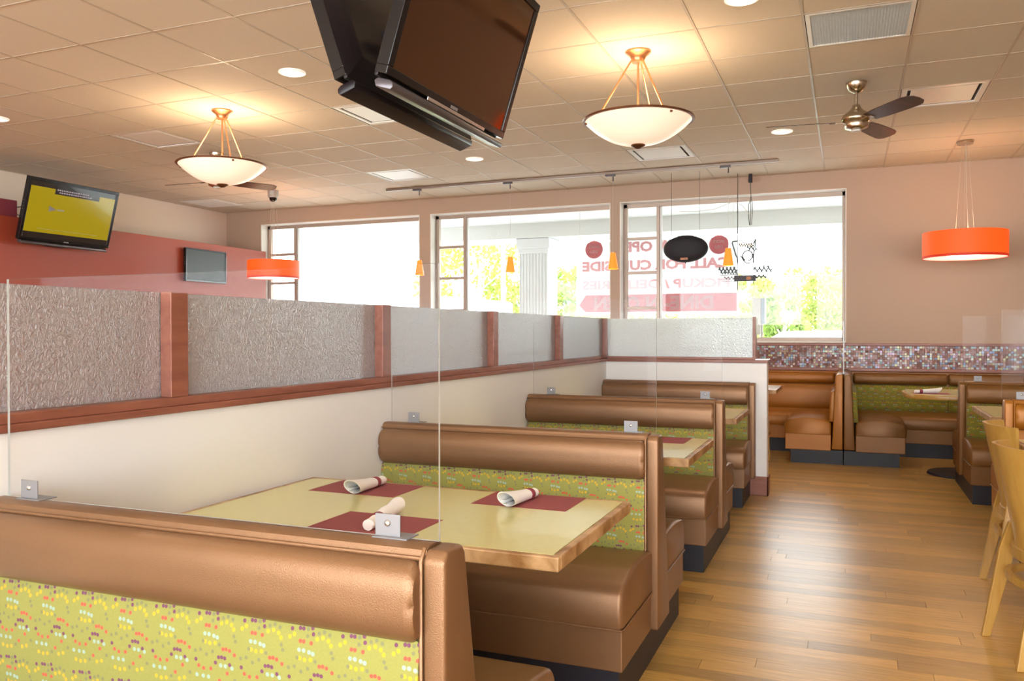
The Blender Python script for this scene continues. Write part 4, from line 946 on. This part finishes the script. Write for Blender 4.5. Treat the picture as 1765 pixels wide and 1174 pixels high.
for k in range(5200):
    p = Vector((rnd.uniform(-9.5, -2.5), rnd.uniform(26.5, 27.3), rnd.uniform(0.0, 2.05))); s = rnd.uniform(0.06, 0.12)
    u = Vector((rnd.gauss(0, 1), rnd.gauss(0, 1), rnd.gauss(0, 1))).normalized(); v = u.orthogonal().normalized(); hd.add([p-u*s, p+v*s*0.6, p+u*s, p-v*s*0.6], [(0, 1, 2, 3)])
t = thing('clipped_hedge', 'long green hedge showing below the banner', 'hedge', (0, 0, -0.1)); hd.build('foliage', M_leafy, t, kind='stuff')
hb = MB()
for k in range(8): hb.tube([(-9.0+k*0.85, 26.9, 0), (-9.0+k*0.85, 26.9, 1.5)], 0.04, 6)
hb.build('stems', M_bark, t)
t = thing('utility_pole', 'grey utility pole standing left of the fluted column', 'pole', (-10.5, 25, -0.16))
MB().tube([(0, 0, 0), (0, 0, 7.2)], [0.09, 0.07], 12).build('shaft', M_pole, t, smooth=True)
MB().tube([(0.05, 0, 4.3), (5.0, 3, 8.0)], 0.012, 5).build('guy_wire', M_pole, t)
t = thing('marker_post', 'short dark post beside the foot of the utility pole', 'post', (-10.15, 24.6, -0.16)); MB().tube([(0, 0, 0), (0, 0, 2.45)], 0.11, 12).build('shaft', M_dkgrey, t, smooth=True)
t = thing('utility_box', 'grey metal cabinet on a ribbed stand outside the third window', 'utility box', (-1.15, 12.0, -0.06))
B(-0.085, 0.03, -0.08, 0.08, 1.35, 1.86).build('cabinet', M_ltgrey, t, bevel=0.006)
B(0.03, 0.085, -0.08, 0.08, 1.50, 1.86).build('side_door', M_dkgrey, t, bevel=0.006)
for k in range(26): B(0.015, 0.06, -0.02, 0.02, 0.82+k*0.022, 0.832+k*0.022).build('stand_ring', M_ltgrey, t)
MB().tube([(0.037, 0, 0), (0.037, 0, 1.5)], 0.014, 8).build('stand', M_ltgrey, t)
def car(label, x, y, col):
    t = thing('parked_car', label, 'car', (x, y, -0.16))
    prof = [(-2.2, 0.35), (-2.25, 0.75), (-2.05, 0.98), (-1.25, 1.08), (-0.55, 1.50), (0.9, 1.52), (1.6, 1.12), (2.15, 1.0), (2.25, 0.6), (2.2, 0.35)]
    MB().loft([[(px, yy, pz) for px, pz in prof] for yy in (-0.85, 0.85)]).build('body', col, t, bevel=0.05, smooth=True)
    g = [(-1.05, 1.12), (-0.52, 1.44), (0.85, 1.46), (1.35, 1.14)]
    for yy in (-0.86, 0.855): MB().loft([[(px, yy+d, pz) for px, pz in g] for d in (0, 0.006)]).build('side_window', M_carglass, t)
    for wx in (-1.4, 1.4):
        for wy in (-0.86, 0.70):
            w_ = MB().lathe([(0.0, 0), (0.2, 0.0), (0.32, 0.02), (0.33, 0.1), (0.32, 0.16), (0.0, 0.17)], n=24); w_.v = [(wx+a, wy+c, 0.33+b) for a, b, c in w_.v]; w_.build('wheel', M_tyre, t, smooth=True)
car('pale car parked outside the third window', -0.6, 17.2, M_carpaint)
t = thing('delivery_van', 'white van parked beyond the middle window', 'van', (-11.6, 24, -0.16))
B(-0.9, 0.9, -2.4, 2.4, 0.4, 2.55).build('body', M_bldg, t, bevel=0.12, seg=3)
B(-0.78, 0.78, -2.42, -2.39, 1.5, 2.25).build('windshield', M_carglass, t, bevel=0.01)
for wx in (-0.9, 0.72):
    for wy in (-1.5, 1.5):
        w_ = MB().lathe([(0.0, 0), (0.36, 0.02), (0.38, 0.09), (0.36, 0.17), (0.0, 0.18)], n=20); w_.v = [(wx+c, wy+a, 0.38+b) for a, b, c in w_.v]; w_.build('wheel', M_tyre, t, smooth=True)
t = thing('low_building', 'long low white building beyond the parking lot on the right', 'building', (-0.4, 40, -0.1))
B(-4.0, 8, 0, 6, 0, 2.75).build('wall', M_bldg, t); B(-0.6, 8.2, -0.3, 6.3, 2.75, 3.1).build('roof', M_bldg, t); B(-4.2, -0.6, -0.3, 6.3, 2.75, 2.85).build('roof', M_bldg, t)
t = thing('gabled_house', 'white house with small grey gable seen through the first window', 'house', (-23.2, 40, -0.1))
B(-2.2, 2.2, 0, 6, 0, 3.3).build('wall', M_bldg, t)
MB().loft([[(-2.5, y, 3.3), (2.5, y, 3.3), (0.2, y, 4.2)] for y in (-0.3, 6.3)]).build('roof', M_roof, t)
